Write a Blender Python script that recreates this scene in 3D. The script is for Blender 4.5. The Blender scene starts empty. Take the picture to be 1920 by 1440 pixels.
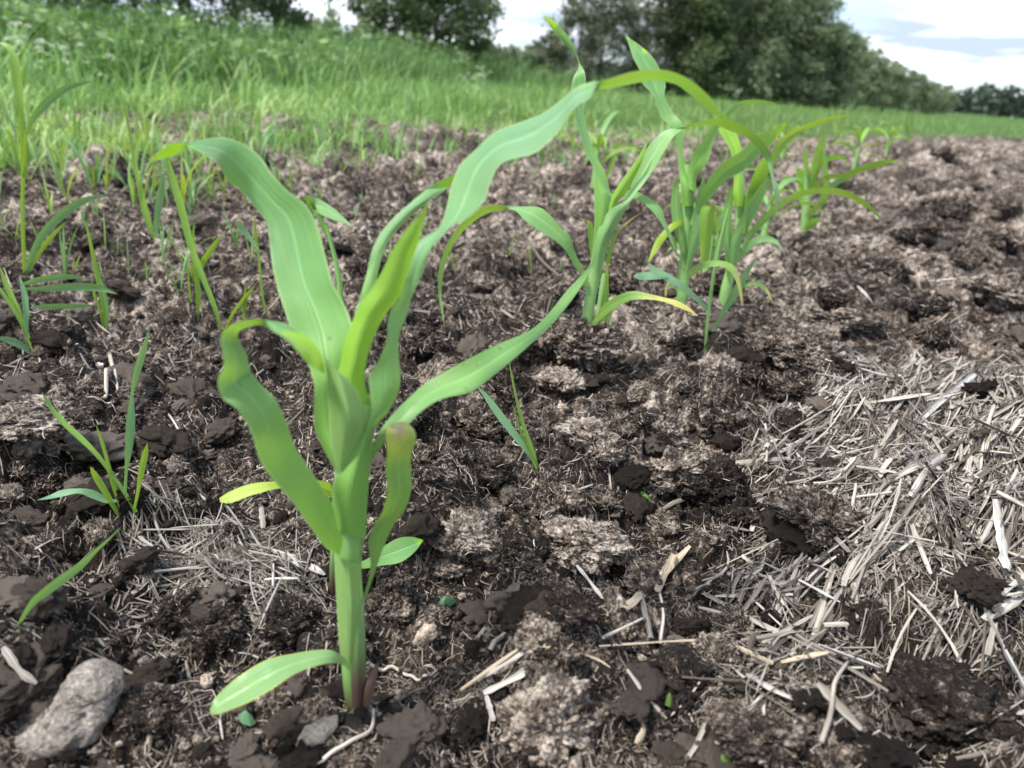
import bpy, math, random
import numpy as np
from mathutils import Vector, Matrix
rng = np.random.default_rng(7); random.seed(7)
scene = bpy.context.scene
COL = scene.collection
rad = math.radians

# ------------------------------------------------------------------ camera
F_PX = 1443.0; CAMZ = 0.30
PITCH = math.atan(578/1443); ROLL = rad(5.0)
Fv = np.array([0, math.cos(PITCH), -math.sin(PITCH)])
R0 = np.array([1.0, 0, 0]); U0 = np.array([0, math.sin(PITCH), math.cos(PITCH)])
Rv = math.cos(ROLL)*R0 + math.sin(ROLL)*U0
Uv = -math.sin(ROLL)*R0 + math.cos(ROLL)*U0
CAM = np.array([0, 0, CAMZ])
cd = bpy.data.cameras.new('camera'); cam = bpy.data.objects.new('camera', cd); COL.objects.link(cam)
cd.sensor_width = 34.6; cd.lens = 26.0; cd.clip_start = 0.01; cd.clip_end = 6000
M = Matrix(((Rv[0], Uv[0], -Fv[0], 0), (Rv[1], Uv[1], -Fv[1], 0), (Rv[2], Uv[2], -Fv[2], 0), (0, 0, 0, 1)))
M.translation = Vector(CAM); cam.matrix_world = M
cd.dof.use_dof = True; cd.dof.focus_distance = 0.60; cd.dof.aperture_fstop = 7.5; cd.dof.aperture_blades = 0
scene.camera = cam

def ray(px, py):
    px = np.asarray(px, float); py = np.asarray(py, float)
    return Fv + ((px-960)/F_PX)[..., None]*Rv - ((py-720)/F_PX)[..., None]*Uv
def on_y(px, py, Y):
    d = ray(px, py); t = np.asarray(Y)/d[..., 1]
    return CAM + d*t[..., None]
def on_z0(px, py, z=0.0):
    d = ray(px, py); t = (z-CAMZ)/d[..., 2]
    return CAM + d*t[..., None]
def horizon_y(px): return 140 + (px-960)*math.tan(ROLL)
def far_xy(px, D):
    d = ray(px, horizon_y(px)); h = math.hypot(d[0], d[1])
    return d[0]/h*D, d[1]/h*D

# ------------------------------------------------------------------ noise
def hsh(ix, iy, s):
    n = (ix.astype(np.int64)*374761393 + iy.astype(np.int64)*668265263 + int(s)*974634777) & 0xffffffff
    n = ((n ^ (n >> 13))*1274126177) & 0xffffffff
    n = ((n ^ (n >> 16))*2246822519) & 0xffffffff
    return ((n ^ (n >> 15)) & 0xffffff)/float(0xffffff)
def vnoise(x, y, s=0):
    ix = np.floor(x); iy = np.floor(y); fx = x-ix; fy = y-iy
    fx = fx*fx*fx*(fx*(fx*6-15)+10); fy = fy*fy*fy*(fy*(fy*6-15)+10)
    a = hsh(ix, iy, s); b = hsh(ix+1, iy, s); c = hsh(ix, iy+1, s); d = hsh(ix+1, iy+1, s)
    return (a+(b-a)*fx)*(1-fy)+(c+(d-c)*fx)*fy
def fbm(x, y, s=0, o=4, g=0.5):
    v = 0; a = 1; t = 0
    for i in range(o):
        v = v+a*vnoise(x*2**i+i*17.3, y*2**i-i*9.1, s+i); t += a; a *= g
    return v/t
def worley(x, y, s=0):
    ix = np.floor(x); iy = np.floor(y)
    best = np.full(x.shape, 9.0); idr = np.zeros(x.shape)
    for dx in (-1, 0, 1):
        for dy in (-1, 0, 1):
            cx = ix+dx; cy = iy+dy
            qx = cx+0.15+0.7*hsh(cx, cy, s); qy = cy+0.15+0.7*hsh(cx, cy, s+1)
            d = (x-qx)**2+(y-qy)**2
            r = hsh(cx, cy, s+2)
            m = d < best
            best = np.where(m, d, best); idr = np.where(m, r, idr)
    return np.sqrt(best), idr
def sstep(a, b, v):
    t = np.clip((v-a)/(b-a), 0, 1); return t*t*(3-2*t)

# field boundaries, as distance from the standing point by direction
def polar_edge(pts):
    P = np.array([on_z0(x, y) for x, y in pts])
    th = np.arctan2(P[:, 0], P[:, 1]); r = np.hypot(P[:, 0], P[:, 1])
    o = np.argsort(th)
    return lambda t: np.exp(np.interp(t, th[o], np.log(r[o])))
edge_r = polar_edge([(-300, 215), (0, 228), (300, 232), (600, 236), (900, 252), (1200, 262), (1500, 268), (1750, 262), (1920, 262), (2300, 280)])
bank_r = polar_edge([(-300, 120), (0, 158), (300, 165), (560, 165), (800, 158), (960, 160), (1100, 164), (1300, 178), (1500, 194), (1750, 213), (2300, 264)])

STRAW_POLY = np.array([(1480, 812), (1560, 740), (1690, 655), (1800, 670), (1960, 690), (2150, 800), (2200, 1100), (2050, 1350), (1900, 1340), (1700, 1270),
                       (1560, 1290), (1400, 1330), (1380, 1190), (1440, 1060), (1560, 1010), (1640, 960), (1500, 900), (1430, 880)], float)
STRAW_W = on_z0(STRAW_POLY[:, 0], STRAW_POLY[:, 1])[:, :2]
STRAW2 = np.array([(240, 960), (330, 935), (430, 950), (540, 1010), (600, 1080), (520, 1110), (380, 1090), (300, 1060), (240, 1010)], float)
STRAW2_W = on_z0(STRAW2[:, 0], STRAW2[:, 1])[:, :2]
def in_poly(x, y, P):
    c = np.zeros(np.shape(x), bool); n = len(P)
    for i in range(n):
        x1, y1 = P[i]; x2, y2 = P[(i+1) % n]
        k = ((y1 > y) != (y2 > y)) & (x < (x2-x1)*(y-y1)/(y2-y1+1e-12)+x1)
        c ^= k
    return c
FLAT = [(on_z0(668, 1325), 0.035, 0.35), (on_z0(625, 1120), 0.02, 0.4), (on_z0(430, 1330), 0.05, 0.4)]
LIFTS = [(on_z0(1065, 690), 0.06, 0.020), (on_z0(1340, 680), 0.05, 0.018), (on_z0(1350, 770), 0.07, 0.020), (on_z0(1800, 320), 0.9, 0.11), (on_z0(1830, 360), 0.35, 0.03),
         (on_z0(1760, 880), 0.12, 0.012), (on_z0(980, 1000), 0.06, 0.012), (on_z0(1550, 960), 0.06, 0.015), (on_z0(1500, 640), 0.10, 0.015),
         (on_z0(770, 880), 0.05, -0.012), (on_z0(1280, 920), 0.05, -0.014), (on_z0(1480, 800), 0.05, -0.02), (on_z0(820, 1080), 0.035, -0.012), (on_z0(1130, 885), 0.045, -0.018), (on_z0(960, 930), 0.03, -0.014), (on_z0(1400, 720), 0.05, -0.016), (on_z0(1250, 1010), 0.035, -0.012), (on_z0(860, 720), 0.05, -0.014), (on_z0(1420, 930), 0.04, -0.014), (on_z0(330, 880), 0.06, -0.012), (on_z0(1700, 420), 0.16, -0.03), (on_z0(1750, 340), 0.25, 0.05), (on_z0(1900, 400), 0.22, 0.05)]

DARK_SPOTS = [(on_z0(a, b), r) for a, b, r in [(170, 1110, .05), (420, 1170, .055), (540, 1190, .05), (560, 1290, .03), (330, 1230, .04), (300, 1340, .03), (760, 1350, .04), (860, 1300, .03), (960, 1040, .035), (1060, 1150, .03),
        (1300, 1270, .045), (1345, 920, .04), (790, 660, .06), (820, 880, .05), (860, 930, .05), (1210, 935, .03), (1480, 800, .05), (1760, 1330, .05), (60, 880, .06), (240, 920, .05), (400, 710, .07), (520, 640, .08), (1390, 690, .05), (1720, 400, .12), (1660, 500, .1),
        (1130, 880, .04), (700, 1000, .04), (1160, 700, .05), (940, 700, .04), (1850, 470, .12)]]  # points around which the soil colour turns darker, outlines broken by noise
def terrain(x, y):
    r = np.hypot(x, y); th = np.arctan2(x, y)
    er = edge_r(np.clip(th, -1.2, 1.2))
    soil = 1-sstep(0.95, 1.35, r/er)
    wx = x+0.022*(fbm(x*14, y*14, 50, 3)-.5)*2; wy = y+0.022*(fbm(x*14, y*14, 60, 3)-.5)*2
    wx += 0.004*(vnoise(x*90, y*90, 61)-.5)*2; wy += 0.004*(vnoise(x*90, y*90, 62)-.5)*2
    h = 0.050*(fbm(x*2.1, y*2.1, 1, 3)-.5)
    d1, i1 = worley(wx/0.115, wy/0.115, 11)
    d2, i2 = worley(wx/0.052, wy/0.052, 21)
    d3, i3 = worley(wx/0.021, wy/0.021, 31)
    d4, i4 = worley(wx/0.0085, wy/0.0085, 41)
    dome = lambda d, k=0.72: np.sqrt(np.clip(1-(d/k)**2, 0, 1))
    mesa = lambda d, a=.74, b=.05: sstep(a, b, d)
    ro = fbm(x*48, y*48, 71, 4)
    c = 0.5*0.036*(.5*dome(d1)+1.5*mesa(d1))*sstep(.25, .75, i1)+0.5*0.018*(.6*dome(d2)+1.4*mesa(d2))*(0.25+.75*sstep(.2, .8, i2))+0.0052*mesa(d3, .62, .1)*sstep(.2, .9, i3)+0.0012*mesa(d4, .6, .05)*i4
    c += 0.016*(ro-.5)+0.0075*(fbm(x*130+8*ro, y*130, 73, 3)-.5)+0.0026*(fbm(x*330, y*330, 72, 2)-.5)
    amp = np.ones_like(x)
    for p, rr, a in FLAT:
        amp *= 1-(1-a)*np.exp(-((x-p[0])**2+(y-p[1])**2)/rr**2)
    for p, rr, a in LIFTS:
        h = h+a*np.exp(-((x-p[0])**2+(y-p[1])**2)/rr**2)
    near = sstep(0.05, 0.2, r)
    h = h*near*(0.25+.75*soil)+(c*1.25-0.027)*amp*soil*near
    # gentle bank under the trees
    br = bank_r(np.clip(th, -1.2, 1.2))
    h = h+0.10*sstep(1.0, 2.2, r/br)*(np.abs(th) < 1.4)
    wet = sstep(.36, .62, fbm(x*6.5+3, y*6.5, 84, 4)+.10*sstep(.3, 1.3, r))
    dry = (.42+.58*wet)*sstep(.18, .80, 0.42*fbm(x*11, y*11, 81, 4)+.18*i2+.10*i1+.12*i3+.9*c/.05*.09+.05)
    mid = fbm(x*3.1, y*3.1, 91, 2)
    dry = .46+(dry-.46)*.66
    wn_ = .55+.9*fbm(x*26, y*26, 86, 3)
    for p, rr in DARK_SPOTS: dry = dry*(1-.92*np.exp(-(((x-p[0])**2+((y-p[1])*.8)**2)/(rr*wn_)**2)**1.5))
    return h, dry, soil, mid

# ------------------------------------------------------------------ mesh helpers
def np_mesh(name, V, Q, uv=None, attr=None, smooth=True):
    me = bpy.data.meshes.new(name)
    V = np.ascontiguousarray(V, np.float32).reshape(-1, 3); Q = np.ascontiguousarray(Q, np.int32)
    k = Q.shape[1]; n = len(Q)
    me.vertices.add(len(V)); me.vertices.foreach_set('co', V.ravel())
    me.loops.add(n*k); me.loops.foreach_set('vertex_index', Q.ravel())
    me.polygons.add(n); me.polygons.foreach_set('loop_start', np.arange(0, n*k, k, dtype=np.int32))
    me.polygons.foreach_set('loop_total', np.full(n, k, np.int32))
    me.polygons.foreach_set('use_smooth', np.full(n, smooth, bool))
    if uv is not None:
        u = me.uv_layers.new(name='UVMap'); u.data.foreach_set('uv', np.ascontiguousarray(uv, np.float32)[Q.ravel()].ravel())
    for an, av in (attr or {}).items():
        a = me.attributes.new(an, 'FLOAT', 'POINT'); a.data.foreach_set('value', np.ascontiguousarray(av, np.float32))
    me.update(calc_edges=True); me.validate()
    return me
def obj(name, me, mat=None, parent=None, loc=None):
    o = bpy.data.objects.new(name, me); COL.objects.link(o)
    if mat is not None and me is not None and len(me.materials) == 0: me.materials.append(mat)
    if parent is not None: o.parent = parent
    if loc is not None: o.location = loc
    return o
def empty(name, loc):
    o = bpy.data.objects.new(name, None); COL.objects.link(o); o.location = loc; o.empty_display_size = 0.02
    return o
def tag(o, label=None, cat=None, group=None, kind=None):
    if label: o['label'] = label
    if cat: o['category'] = cat
    if group: o['group'] = group
    if kind: o['kind'] = kind
    return o
def grid_quads(nr, nc, off=0):
    i = np.arange(nr-1)[:, None]*nc+np.arange(nc-1)[None, :]
    return (np.stack([i, i+1, i+nc+1, i+nc], -1).reshape(-1, 4)+off)
def catmull(P, n):
    P = np.asarray(P, float); k = len(P)
    seg = np.linalg.norm(np.diff(P[:, :3], axis=0), axis=1)**0.5+1e-6
    T = np.concatenate([[0], np.cumsum(seg)])
    m = np.zeros_like(P)
    m[1:-1] = (P[2:]-P[:-2])/(T[2:]-T[:-2])[:, None]
    m[0] = (P[1]-P[0])/(T[1]-T[0]); m[-1] = (P[-1]-P[-2])/(T[-1]-T[-2])
    t = np.linspace(0, T[-1], n); i = np.clip(np.searchsorted(T, t, side='right')-1, 0, k-2)
    h = (T[i+1]-T[i])[:, None]; s = ((t-T[i])[:, None])/h
    return (2*s**3-3*s**2+1)*P[i]+(s**3-2*s**2+s)*h*m[i]+(-2*s**3+3*s**2)*P[i+1]+(s**3-s**2)*h*m[i+1]

# ------------------------------------------------------------------ materials
class NT:
    def __init__(s, name, disp=False):
        s.m = bpy.data.materials.new(name); s.m.use_nodes = True; s.t = s.m.node_tree; s.t.nodes.clear()
        s.out = s.n('OutputMaterial')
    def n(s, typ, inp=None, **kw):
        nd = s.t.nodes.new('ShaderNode'+typ)
        for k, v in kw.items(): setattr(nd, k, v)
        for k, v in (inp or {}).items():
            if isinstance(v, bpy.types.NodeSocket): s.t.links.new(v, nd.inputs[k])
            else:
                if isinstance(v, tuple) and len(v) == 3 and nd.inputs[k].type == 'RGBA': v = (*v, 1)
                nd.inputs[k].default_value = v
        return nd
    def math(s, op, a, b=0.0, c=None, clamp=False):
        d = {0: a, 1: b}
        if c is not None: d[2] = c
        return s.n('Math', d, operation=op, use_clamp=clamp).outputs[0]
    def mix(s, f, a, b, mode='MIX'):
        nd = s.n('Mix', data_type='RGBA', blend_type=mode)
        for k, v in ((0, f), (6, a), (7, b)):
            if isinstance(v, bpy.types.NodeSocket): s.t.links.new(v, nd.inputs[k])
            else: nd.inputs[k].default_value = (*v, 1) if isinstance(v, tuple) and len(v) == 3 else v
        return nd.outputs[2]
    def ramp(s, f, stops, interp='LINEAR'):
        nd = s.n('ValToRGB', {0: f}); cr = nd.color_ramp; cr.interpolation = interp
        while len(cr.elements) < len(stops): cr.elements.new(0.5)
        for e, (p, c) in zip(cr.elements, stops):
            e.position = p; e.color = (*c, 1) if isinstance(c, tuple) else (c, c, c, 1)
        return nd.outputs[0]
    def mapr(s, v, a, b, c=0.0, d=1.0, smooth=False):
        return s.n('MapRange', {0: v, 1: a, 2: b, 3: c, 4: d}, interpolation_type='SMOOTHSTEP' if smooth else 'LINEAR').outputs[0]
    def surf(s, sh): s.t.links.new(sh, s.out.inputs[0]); return s.m

DARK = (0.0105, 0.0088, 0.0082); BROWN = (0.104, 0.081, 0.066); CRUST = (0.312, 0.260, 0.220); PALE = (0.49, 0.43, 0.375)
def soil_nodes(t, dry):
    co = t.n('TexCoord').outputs['Object']
    n1 = t.n('TexNoise', {'Vector': co, 'Scale': 74.0, 'Detail': 6.0, 'Roughness': 0.72}).outputs[0]
    n2 = t.n('TexNoise', {'Vector': co, 'Scale': 380.0, 'Detail': 4.0, 'Roughness': 0.7}).outputs[0]
    # fibres: stretched noise in two directions, warped
    wn = t.n('TexNoise', {'Vector': co, 'Scale': 30.0, 'Detail': 2.0}).outputs[1]
    wv = t.n('VectorMath', {0: co, 1: t.n('VectorMath', {0: wn, 1: (0.05, 0.05, 0.05)}, operation='MULTIPLY').outputs[0]}, operation='ADD').outputs[0]
    fs = []
    for a in (0.5, 1.9, 2.9):
        mp = t.n('Mapping', {'Vector': wv, 'Rotation': (0.3, 0.2, a), 'Scale': (110, 1300, 700)}).outputs[0]
        fs.append(t.n('TexNoise', {'Vector': mp, 'Scale': 1.0, 'Detail': 2.0, 'Roughness': 0.6}).outputs[0])
    fb = t.math('MAXIMUM', t.math('MAXIMUM', fs[0], fs[1]), fs[2])
    fib = t.mapr(fb, 0.60, 0.76)
    v = t.math('ADD', t.math('ADD', dry, t.math('MULTIPLY', t.math('SUBTRACT', n1, 0.5), 2.6)), t.math('MULTIPLY', t.math('SUBTRACT', n2, 0.5), 1.7))
    c = t.ramp(v, [(0.0, DARK), (0.36, (0.026, 0.0195, 0.0165)), (0.58, BROWN), (0.82, CRUST), (1.0, PALE)])
    c = t.mix(t.math('MULTIPLY', fib, t.mapr(dry, 0.0, 1.0, 0.14, 0.85)), c, (0.50, 0.44, 0.38))
    h = t.math('ADD', t.math('MULTIPLY', n2, 0.7), t.math('MULTIPLY', fib, 0.35))
    bump = t.n('Bump', {'Strength': 1.0, 'Distance': 0.0028, 'Height': h}).outputs[0]
    return c, bump
def soil_mat(name, drybase=None):
    t = NT(name)
    if drybase is None:
        dry = t.n('Attribute', attribute_name='dry').outputs['Fac']
        c, b = soil_nodes(t, dry)
        soil = t.n('Attribute', attribute_name='soil').outputs['Fac']
        co = t.n('TexCoord').outputs['Object']
        g = t.n('TexNoise', {'Vector': co, 'Scale': 2.2, 'Detail': 5.0}).outputs[0]
        gc = t.ramp(g, [(0.3, (0.030, 0.055, 0.012)), (0.6, (0.06, 0.115, 0.022)), (0.8, (0.10, 0.15, 0.035))])
        c = t.mix(t.math('SUBTRACT', 1.0, soil), c, gc)
    else:
        oi = t.n('ObjectInfo').outputs['Random']
        dry = t.math('ADD', drybase, t.math('MULTIPLY', t.math('SUBTRACT', oi, 0.5), 0.25))
        c, b = soil_nodes(t, dry)
    p = t.n('BsdfPrincipled', {'Base Color': c, 'Roughness': 0.95, 'Normal': b, 'Specular IOR Level': 0.12})
    return t.surf(p.outputs[0])

def leaf_mat(name, top, trans, yellow=None, ystart=0.6, yw=0.25, edge=None, transf=0.38, rough=0.42, vein=34.0, brown=None, base_tint=None, young=None):
    t = NT(name)
    uv = t.n('TexCoord').outputs['UV']; sp = t.n('SeparateXYZ', {0: uv}); u = sp.outputs[0]; v = sp.outputs[1]
    cu = t.math('ABSOLUTE', t.math('SUBTRACT', u, 0.5))
    mp = t.n('Mapping', {'Vector': uv, 'Scale': (vein, 2.0, 1.0)}).outputs[0]
    vn = t.n('TexNoise', {'Vector': mp, 'Scale': 1.0, 'Detail': 2.0}).outputs[0]
    oc = t.n('TexCoord').outputs['Object']
    bl = t.n('TexNoise', {'Vector': oc, 'Scale': 38.0, 'Detail': 4.0, 'Roughness': 0.6}).outputs[0]
    c = t.mix(t.mapr(vn, 0.34, 0.66, 0.0, 0.6), top, tuple(x*0.58 for x in top))
    c = t.mix(t.mapr(bl, 0.35, 0.75, 0.0, 0.5), c, tuple(min(1, x*y) for x, y in zip(top, (1.35, 1.12, 0.95))))
    rib = t.mapr(cu, 0.022, 0.055, 1.0, 0.0, True)
    c = t.mix(t.math('MULTIPLY', rib, 0.42), c, tuple(min(1, x*1.5+0.05) for x in top))
    tr = t.mix(t.mapr(vn, 0.3, 0.7, 0.0, 0.45), trans, tuple(x*0.65 for x in trans))
    tr = t.mix(t.math('MULTIPLY', rib, 0.5), tr, tuple(x*0.55 for x in trans))
    if young:
        f = t.mapr(v, 0.02, young, 0.85, 0.0, True); c = t.mix(f, c, (0.195, 0.405, 0.070)); tr = t.mix(f, tr, (0.33, 0.56, 0.04))
    if base_tint:
        f = t.mapr(t.math('ADD', v, t.math('MULTIPLY', t.math('SUBTRACT', vn, .5), .5)), 0.15, 0.72, 0.95, 0.0, True); c = t.mix(f, c, base_tint); tr = t.mix(f, tr, base_tint)
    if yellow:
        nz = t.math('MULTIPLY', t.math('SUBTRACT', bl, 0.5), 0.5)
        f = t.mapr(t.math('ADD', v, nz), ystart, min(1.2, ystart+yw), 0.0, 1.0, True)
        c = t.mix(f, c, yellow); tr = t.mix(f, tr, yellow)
    if brown:
        nz = t.math('MULTIPLY', t.math('SUBTRACT', bl, 0.5), 0.35)
        f = t.mapr(t.math('ADD', v, nz), brown, min(1.0, brown+0.08), 0.0, 1.0, True)
        c = t.mix(f, c, (0.44, 0.37, 0.19)); tr = t.mix(f, tr, (0.28, 0.22, 0.08))
    if edge:
        e = t.mapr(cu, 0.455, 0.497, 0.0, 0.65, True); c = t.mix(e, c, edge); tr = t.mix(e, tr, edge)
    if vein > 30:
        dn = t.n('TexNoise', {'Vector': oc, 'Scale': 210.0, 'Detail': 2.0}).outputs[0]
        dl = t.n('TexNoise', {'Vector': oc, 'Scale': 17.0, 'Detail': 2.0}).outputs[0]
        c = t.mix(t.math('MULTIPLY', t.mapr(dn, 0.685, 0.72, 0.0, 0.75), t.mapr(dl, .42, .6, 0.0, 1.0)), c, (0.10, 0.08, 0.045))
    hb = t.math('ADD', t.math('MULTIPLY', vn, 0.5), t.math('MULTIPLY', rib, -0.6))
    b = t.n('Bump', {'Strength': 0.6, 'Distance': 0.0009, 'Height': hb}).outputs[0]
    p = t.n('BsdfPrincipled', {'Base Color': c, 'Roughness': rough, 'Normal': b, 'Specular IOR Level': 0.5, 'Sheen Weight': 0.12, 'Sheen Roughness': 0.4})
    tl = t.n('BsdfTranslucent', {'Color': tr, 'Normal': b})
    mx = t.n('MixShader', {0: transf, 1: p.outputs[0], 2: tl.outputs[0]})
    return t.surf(mx.outputs[0])

def simple_leaf(name, stops, transf=0.3, tcol=(0.2, 0.34, 0.03), rough=0.55):
    t = NT(name)
    a = t.n('Attribute', attribute_name='tint').outputs['Fac']
    c = t.ramp(a, stops)
    tc = t.mix(0.6, c, tcol)
    p = t.n('BsdfPrincipled', {'Base Color': c, 'Roughness': rough, 'Specular IOR Level': 0.35})
    tl = t.n('BsdfTranslucent', {'Color': tc})
    return t.surf(t.n('MixShader', {0: transf, 1: p.outputs[0], 2: tl.outputs[0]}).outputs[0])

def straw_mat(name, lo, hi, rough=0.6):
    t = NT(name)
    a = t.n('Attribute', attribute_name='tint').outputs['Fac']
    uv = t.n('TexCoord').outputs['UV']
    mp = t.n('Mapping', {'Vector': uv, 'Scale': (9.0, 1.2, 1.0)}).outputs[0]
    mp2 = t.n('VectorMath', {0: mp, 1: t.n('CombineXYZ', {0: 0.0, 1: t.math('MULTIPLY', a, 37.0), 2: t.math('MULTIPLY', a, 91.0)}).outputs[0]}, operation='ADD').outputs[0]
    st = t.n('TexNoise', {'Vector': mp2, 'Scale': 1.0, 'Detail': 4.0, 'Roughness': 0.65}).outputs[0]
    c = t.mix(a, lo, hi)
    c = t.mix(t.mapr(st, 0.40, 0.68, 0.0, 0.85), c, tuple(x*0.36 for x in lo))
    b = t.n('Bump', {'Strength': 0.6, 'Distance': 0.0005, 'Height': st}).outputs[0]
    p = t.n('BsdfPrincipled', {'Base Color': c, 'Roughness': rough, 'Normal': b, 'Specular IOR Level': 0.3})
    return t.surf(p.outputs[0])

def stone_mat(name, a, b_, c_):
    t = NT(name); co = t.n('TexCoord').outputs['Object']
    n1 = t.n('TexNoise', {'Vector': co, 'Scale': 60.0, 'Detail': 6.0, 'Roughness': 0.7}).outputs[0]
    n2 = t.n('TexNoise', {'Vector': co, 'Scale': 420.0, 'Detail': 3.0, 'Roughness': 0.7}).outputs[0]
    n3 = t.n('TexNoise', {'Vector': co, 'Scale': 26.0, 'Detail': 4.0}).outputs[0]
    v = t.math('ADD', n1, t.math('MULTIPLY', t.math('SUBTRACT', n2, .5), 1.1))
    c = t.ramp(v, [(0.25, a), (0.5, b_), (0.75, c_)])
    c = t.mix(t.mapr(n3, .54, .66, 0, .75), c, (0.06, 0.045, 0.035))
    b = t.n('Bump', {'Strength': 1.0, 'Distance': 0.0025, 'Height': v}).outputs[0]
    return t.surf(t.n('BsdfPrincipled', {'Base Color': c, 'Roughness': 0.85, 'Normal': b}).outputs[0])

# ------------------------------------------------------------------ ground
thf = np.linspace(rad(-50), rad(50), 1250)
thc = np.linspace(rad(50), rad(310), 64)[1:-1]
TH = np.concatenate([thf, thc]); NTH = len(TH)
R = np.concatenate([np.geomspace(0.03, 0.15, 12)[:-1], np.geomspace(0.15, 1.6, 840)[:-1], np.geomspace(1.6, 13, 330)[:-1], np.geomspace(13, 4000, 60)])
gx = R[:, None]*np.sin(TH)[None, :]; gy = R[:, None]*np.cos(TH)[None, :]
HG = np.zeros_like(gx); DRY = np.zeros_like(gx); SOIL = np.zeros_like(gx)
for i0 in range(0, len(R), 100):
    sl = slice(i0, i0+100)
    h, d, s, m = terrain(gx[sl], gy[sl]); HG[sl] = h; DRY[sl] = d; SOIL[sl] = s
LOGR = np.log(R)
def Hg(x, y):
    r = np.clip(np.hypot(x, y), R[0], R[-1]); th = np.clip(np.arctan2(x, y), thf[0], thf[-1])
    fi = np.interp(np.log(r), LOGR, np.arange(len(R))); fj = (th-thf[0])/(thf[1]-thf[0])
    i = np.clip(fi.astype(int), 0, len(R)-2); j = np.clip(fj.astype(int), 0, len(thf)-2)
    a = fi-i; b = fj-j
    return (HG[i, j]*(1-b)+HG[i, j+1]*b)*(1-a)+(HG[i+1, j]*(1-b)+HG[i+1, j+1]*b)*a
TS = np.geomspace(0.10, 16, 2200)
def ground_px(px, py):
    d = ray(px, py); d = np.atleast_2d(d)
    out = np.zeros((len(d), 3))
    for k in range(len(d)):
        P = CAM+TS[:, None]*d[k]
        below = P[:, 2] < Hg(P[:, 0], P[:, 1])
        i = int(np.argmax(below)) if below.any() else len(TS)-1
        out[k] = P[i]
    return out
V = np.concatenate([np.stack([gx, gy, HG], -1).reshape(-1, 3), [[0, 0, 0.0]]])
ii = np.arange(len(R)-1)[:, None]*NTH; jj = np.arange(NTH)[None, :]; jn = (jj+1) % NTH
Q = np.stack([ii+jj, ii+NTH+jj, ii+NTH+jn, ii+jn], -1).reshape(-1, 4)[:, ::-1]
soil_ground = soil_mat('peaty_soil')
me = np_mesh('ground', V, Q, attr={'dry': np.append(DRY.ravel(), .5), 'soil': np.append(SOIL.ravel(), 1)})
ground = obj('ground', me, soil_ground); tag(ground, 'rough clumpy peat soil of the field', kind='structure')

# ------------------------------------------------------------------ zoom frames used while measuring leaves
ZO = {'1': (0, 0, 2.0), '2': (960, 0, 2.0), '3': (0, 300, 3.429), '4': (280, 200, 2.769), '5': (380, 700, 2.0577), '6': (960, 120, 2.4), '7': (760, 60, 2.4),
      'A': (0, 640, 3.6), 'B': (0, 1040, 3.6), 'C': (780, 640, 3.097), 'p': (0, 0, 1.0)}
def zp(z, x, y):
    o = ZO[z]; return (o[0]+x/o[2], o[1]+y/o[2])

def ribbon(name, A, B, bul, mat, parent, origin, n=46, nc=11, ripple=0.0, seed=0, tint=None):
    """leaf blade between two 3-D edges; bul = how far the middle bulges (metres) along the line to the viewer side"""
    D = catmull(np.concatenate([A, B, np.asarray(bul)[:, None]], 1), n)
    A2 = D[:, :3]; B2 = D[:, 3:6]; bl = D[:, 6]
    u = np.linspace(0, 1, nc)
    P = A2[:, None, :]*(1-u)[None, :, None]+B2[:, None, :]*u[None, :, None]
    mid = (A2+B2)/2
    vd = CAM-mid; vd /= np.linalg.norm(vd, axis=1)[:, None]
    prof = 1-np.abs(2*u-1)**1.25
    P = P+(vd[:, None, :]*bl[:, None, None])*prof[None, :, None]
    w = np.linalg.norm(B2-A2, axis=1)
    arc = np.concatenate([[0], np.cumsum(np.linalg.norm(np.diff(mid, axis=0), axis=1))])
    if ripple:
        rs = np.random.default_rng(seed)
        ph = rs.random(2)*6.3
        e = np.stack([np.sin(arc*170+ph[0])*0.6+np.sin(arc*95+ph[1]), np.sin(arc*150+ph[1])*0.6+np.sin(arc*83+ph[0])], 1)
        wt = np.stack([np.clip(1-u*2.6, 0, 1)**1.3, np.clip(1-(1-u)*2.6, 0, 1)**1.3], 1)
        off = (e @ wt.T)*(w*ripple)[:, None]
        P = P+vd[:, None, :]*off[:, :, None]
    v = arc/max(arc[-1], 1e-6)
    uv = np.stack([np.broadcast_to(u, (n, nc)), np.broadcast_to(v[:, None], (n, nc))], -1).reshape(-1, 2)
    attr = {'tint': np.full(n*nc, tint if tint is not None else 0.5)}
    me = np_mesh(name, P.reshape(-1, 3)-origin, grid_quads(n, nc), uv=uv, attr=attr)
    return obj(name, me, mat, parent)

def leaf(parent, origin, rows, mat, Y=None, name='leaf', ripple=0.05, n=60, nc=13, seed=0):
    """rows: (zoom, ax, ay, bx, by, dyA, dyB, bulge as a fraction of the width)"""
    Y = origin[1] if Y is None else Y
    A = []; B = []; bul = []
    for r in rows:
        z, ax, ay, bx, by = r[:5]; da = r[5] if len(r) > 5 else 0.0; db = r[6] if len(r) > 6 else da; fo = r[7] if len(r) > 7 else -0.12
        pa = on_y(*zp(z, ax, ay), Y+da); pb = on_y(*zp(z, bx, by), Y+db)
        A.append(pa); B.append(pb); bul.append(fo*np.linalg.norm(pa-pb))
    return ribbon(name, np.array(A), np.array(B), bul, mat, parent, np.array(origin), n=n, nc=nc, ripple=ripple, seed=seed)

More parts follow.
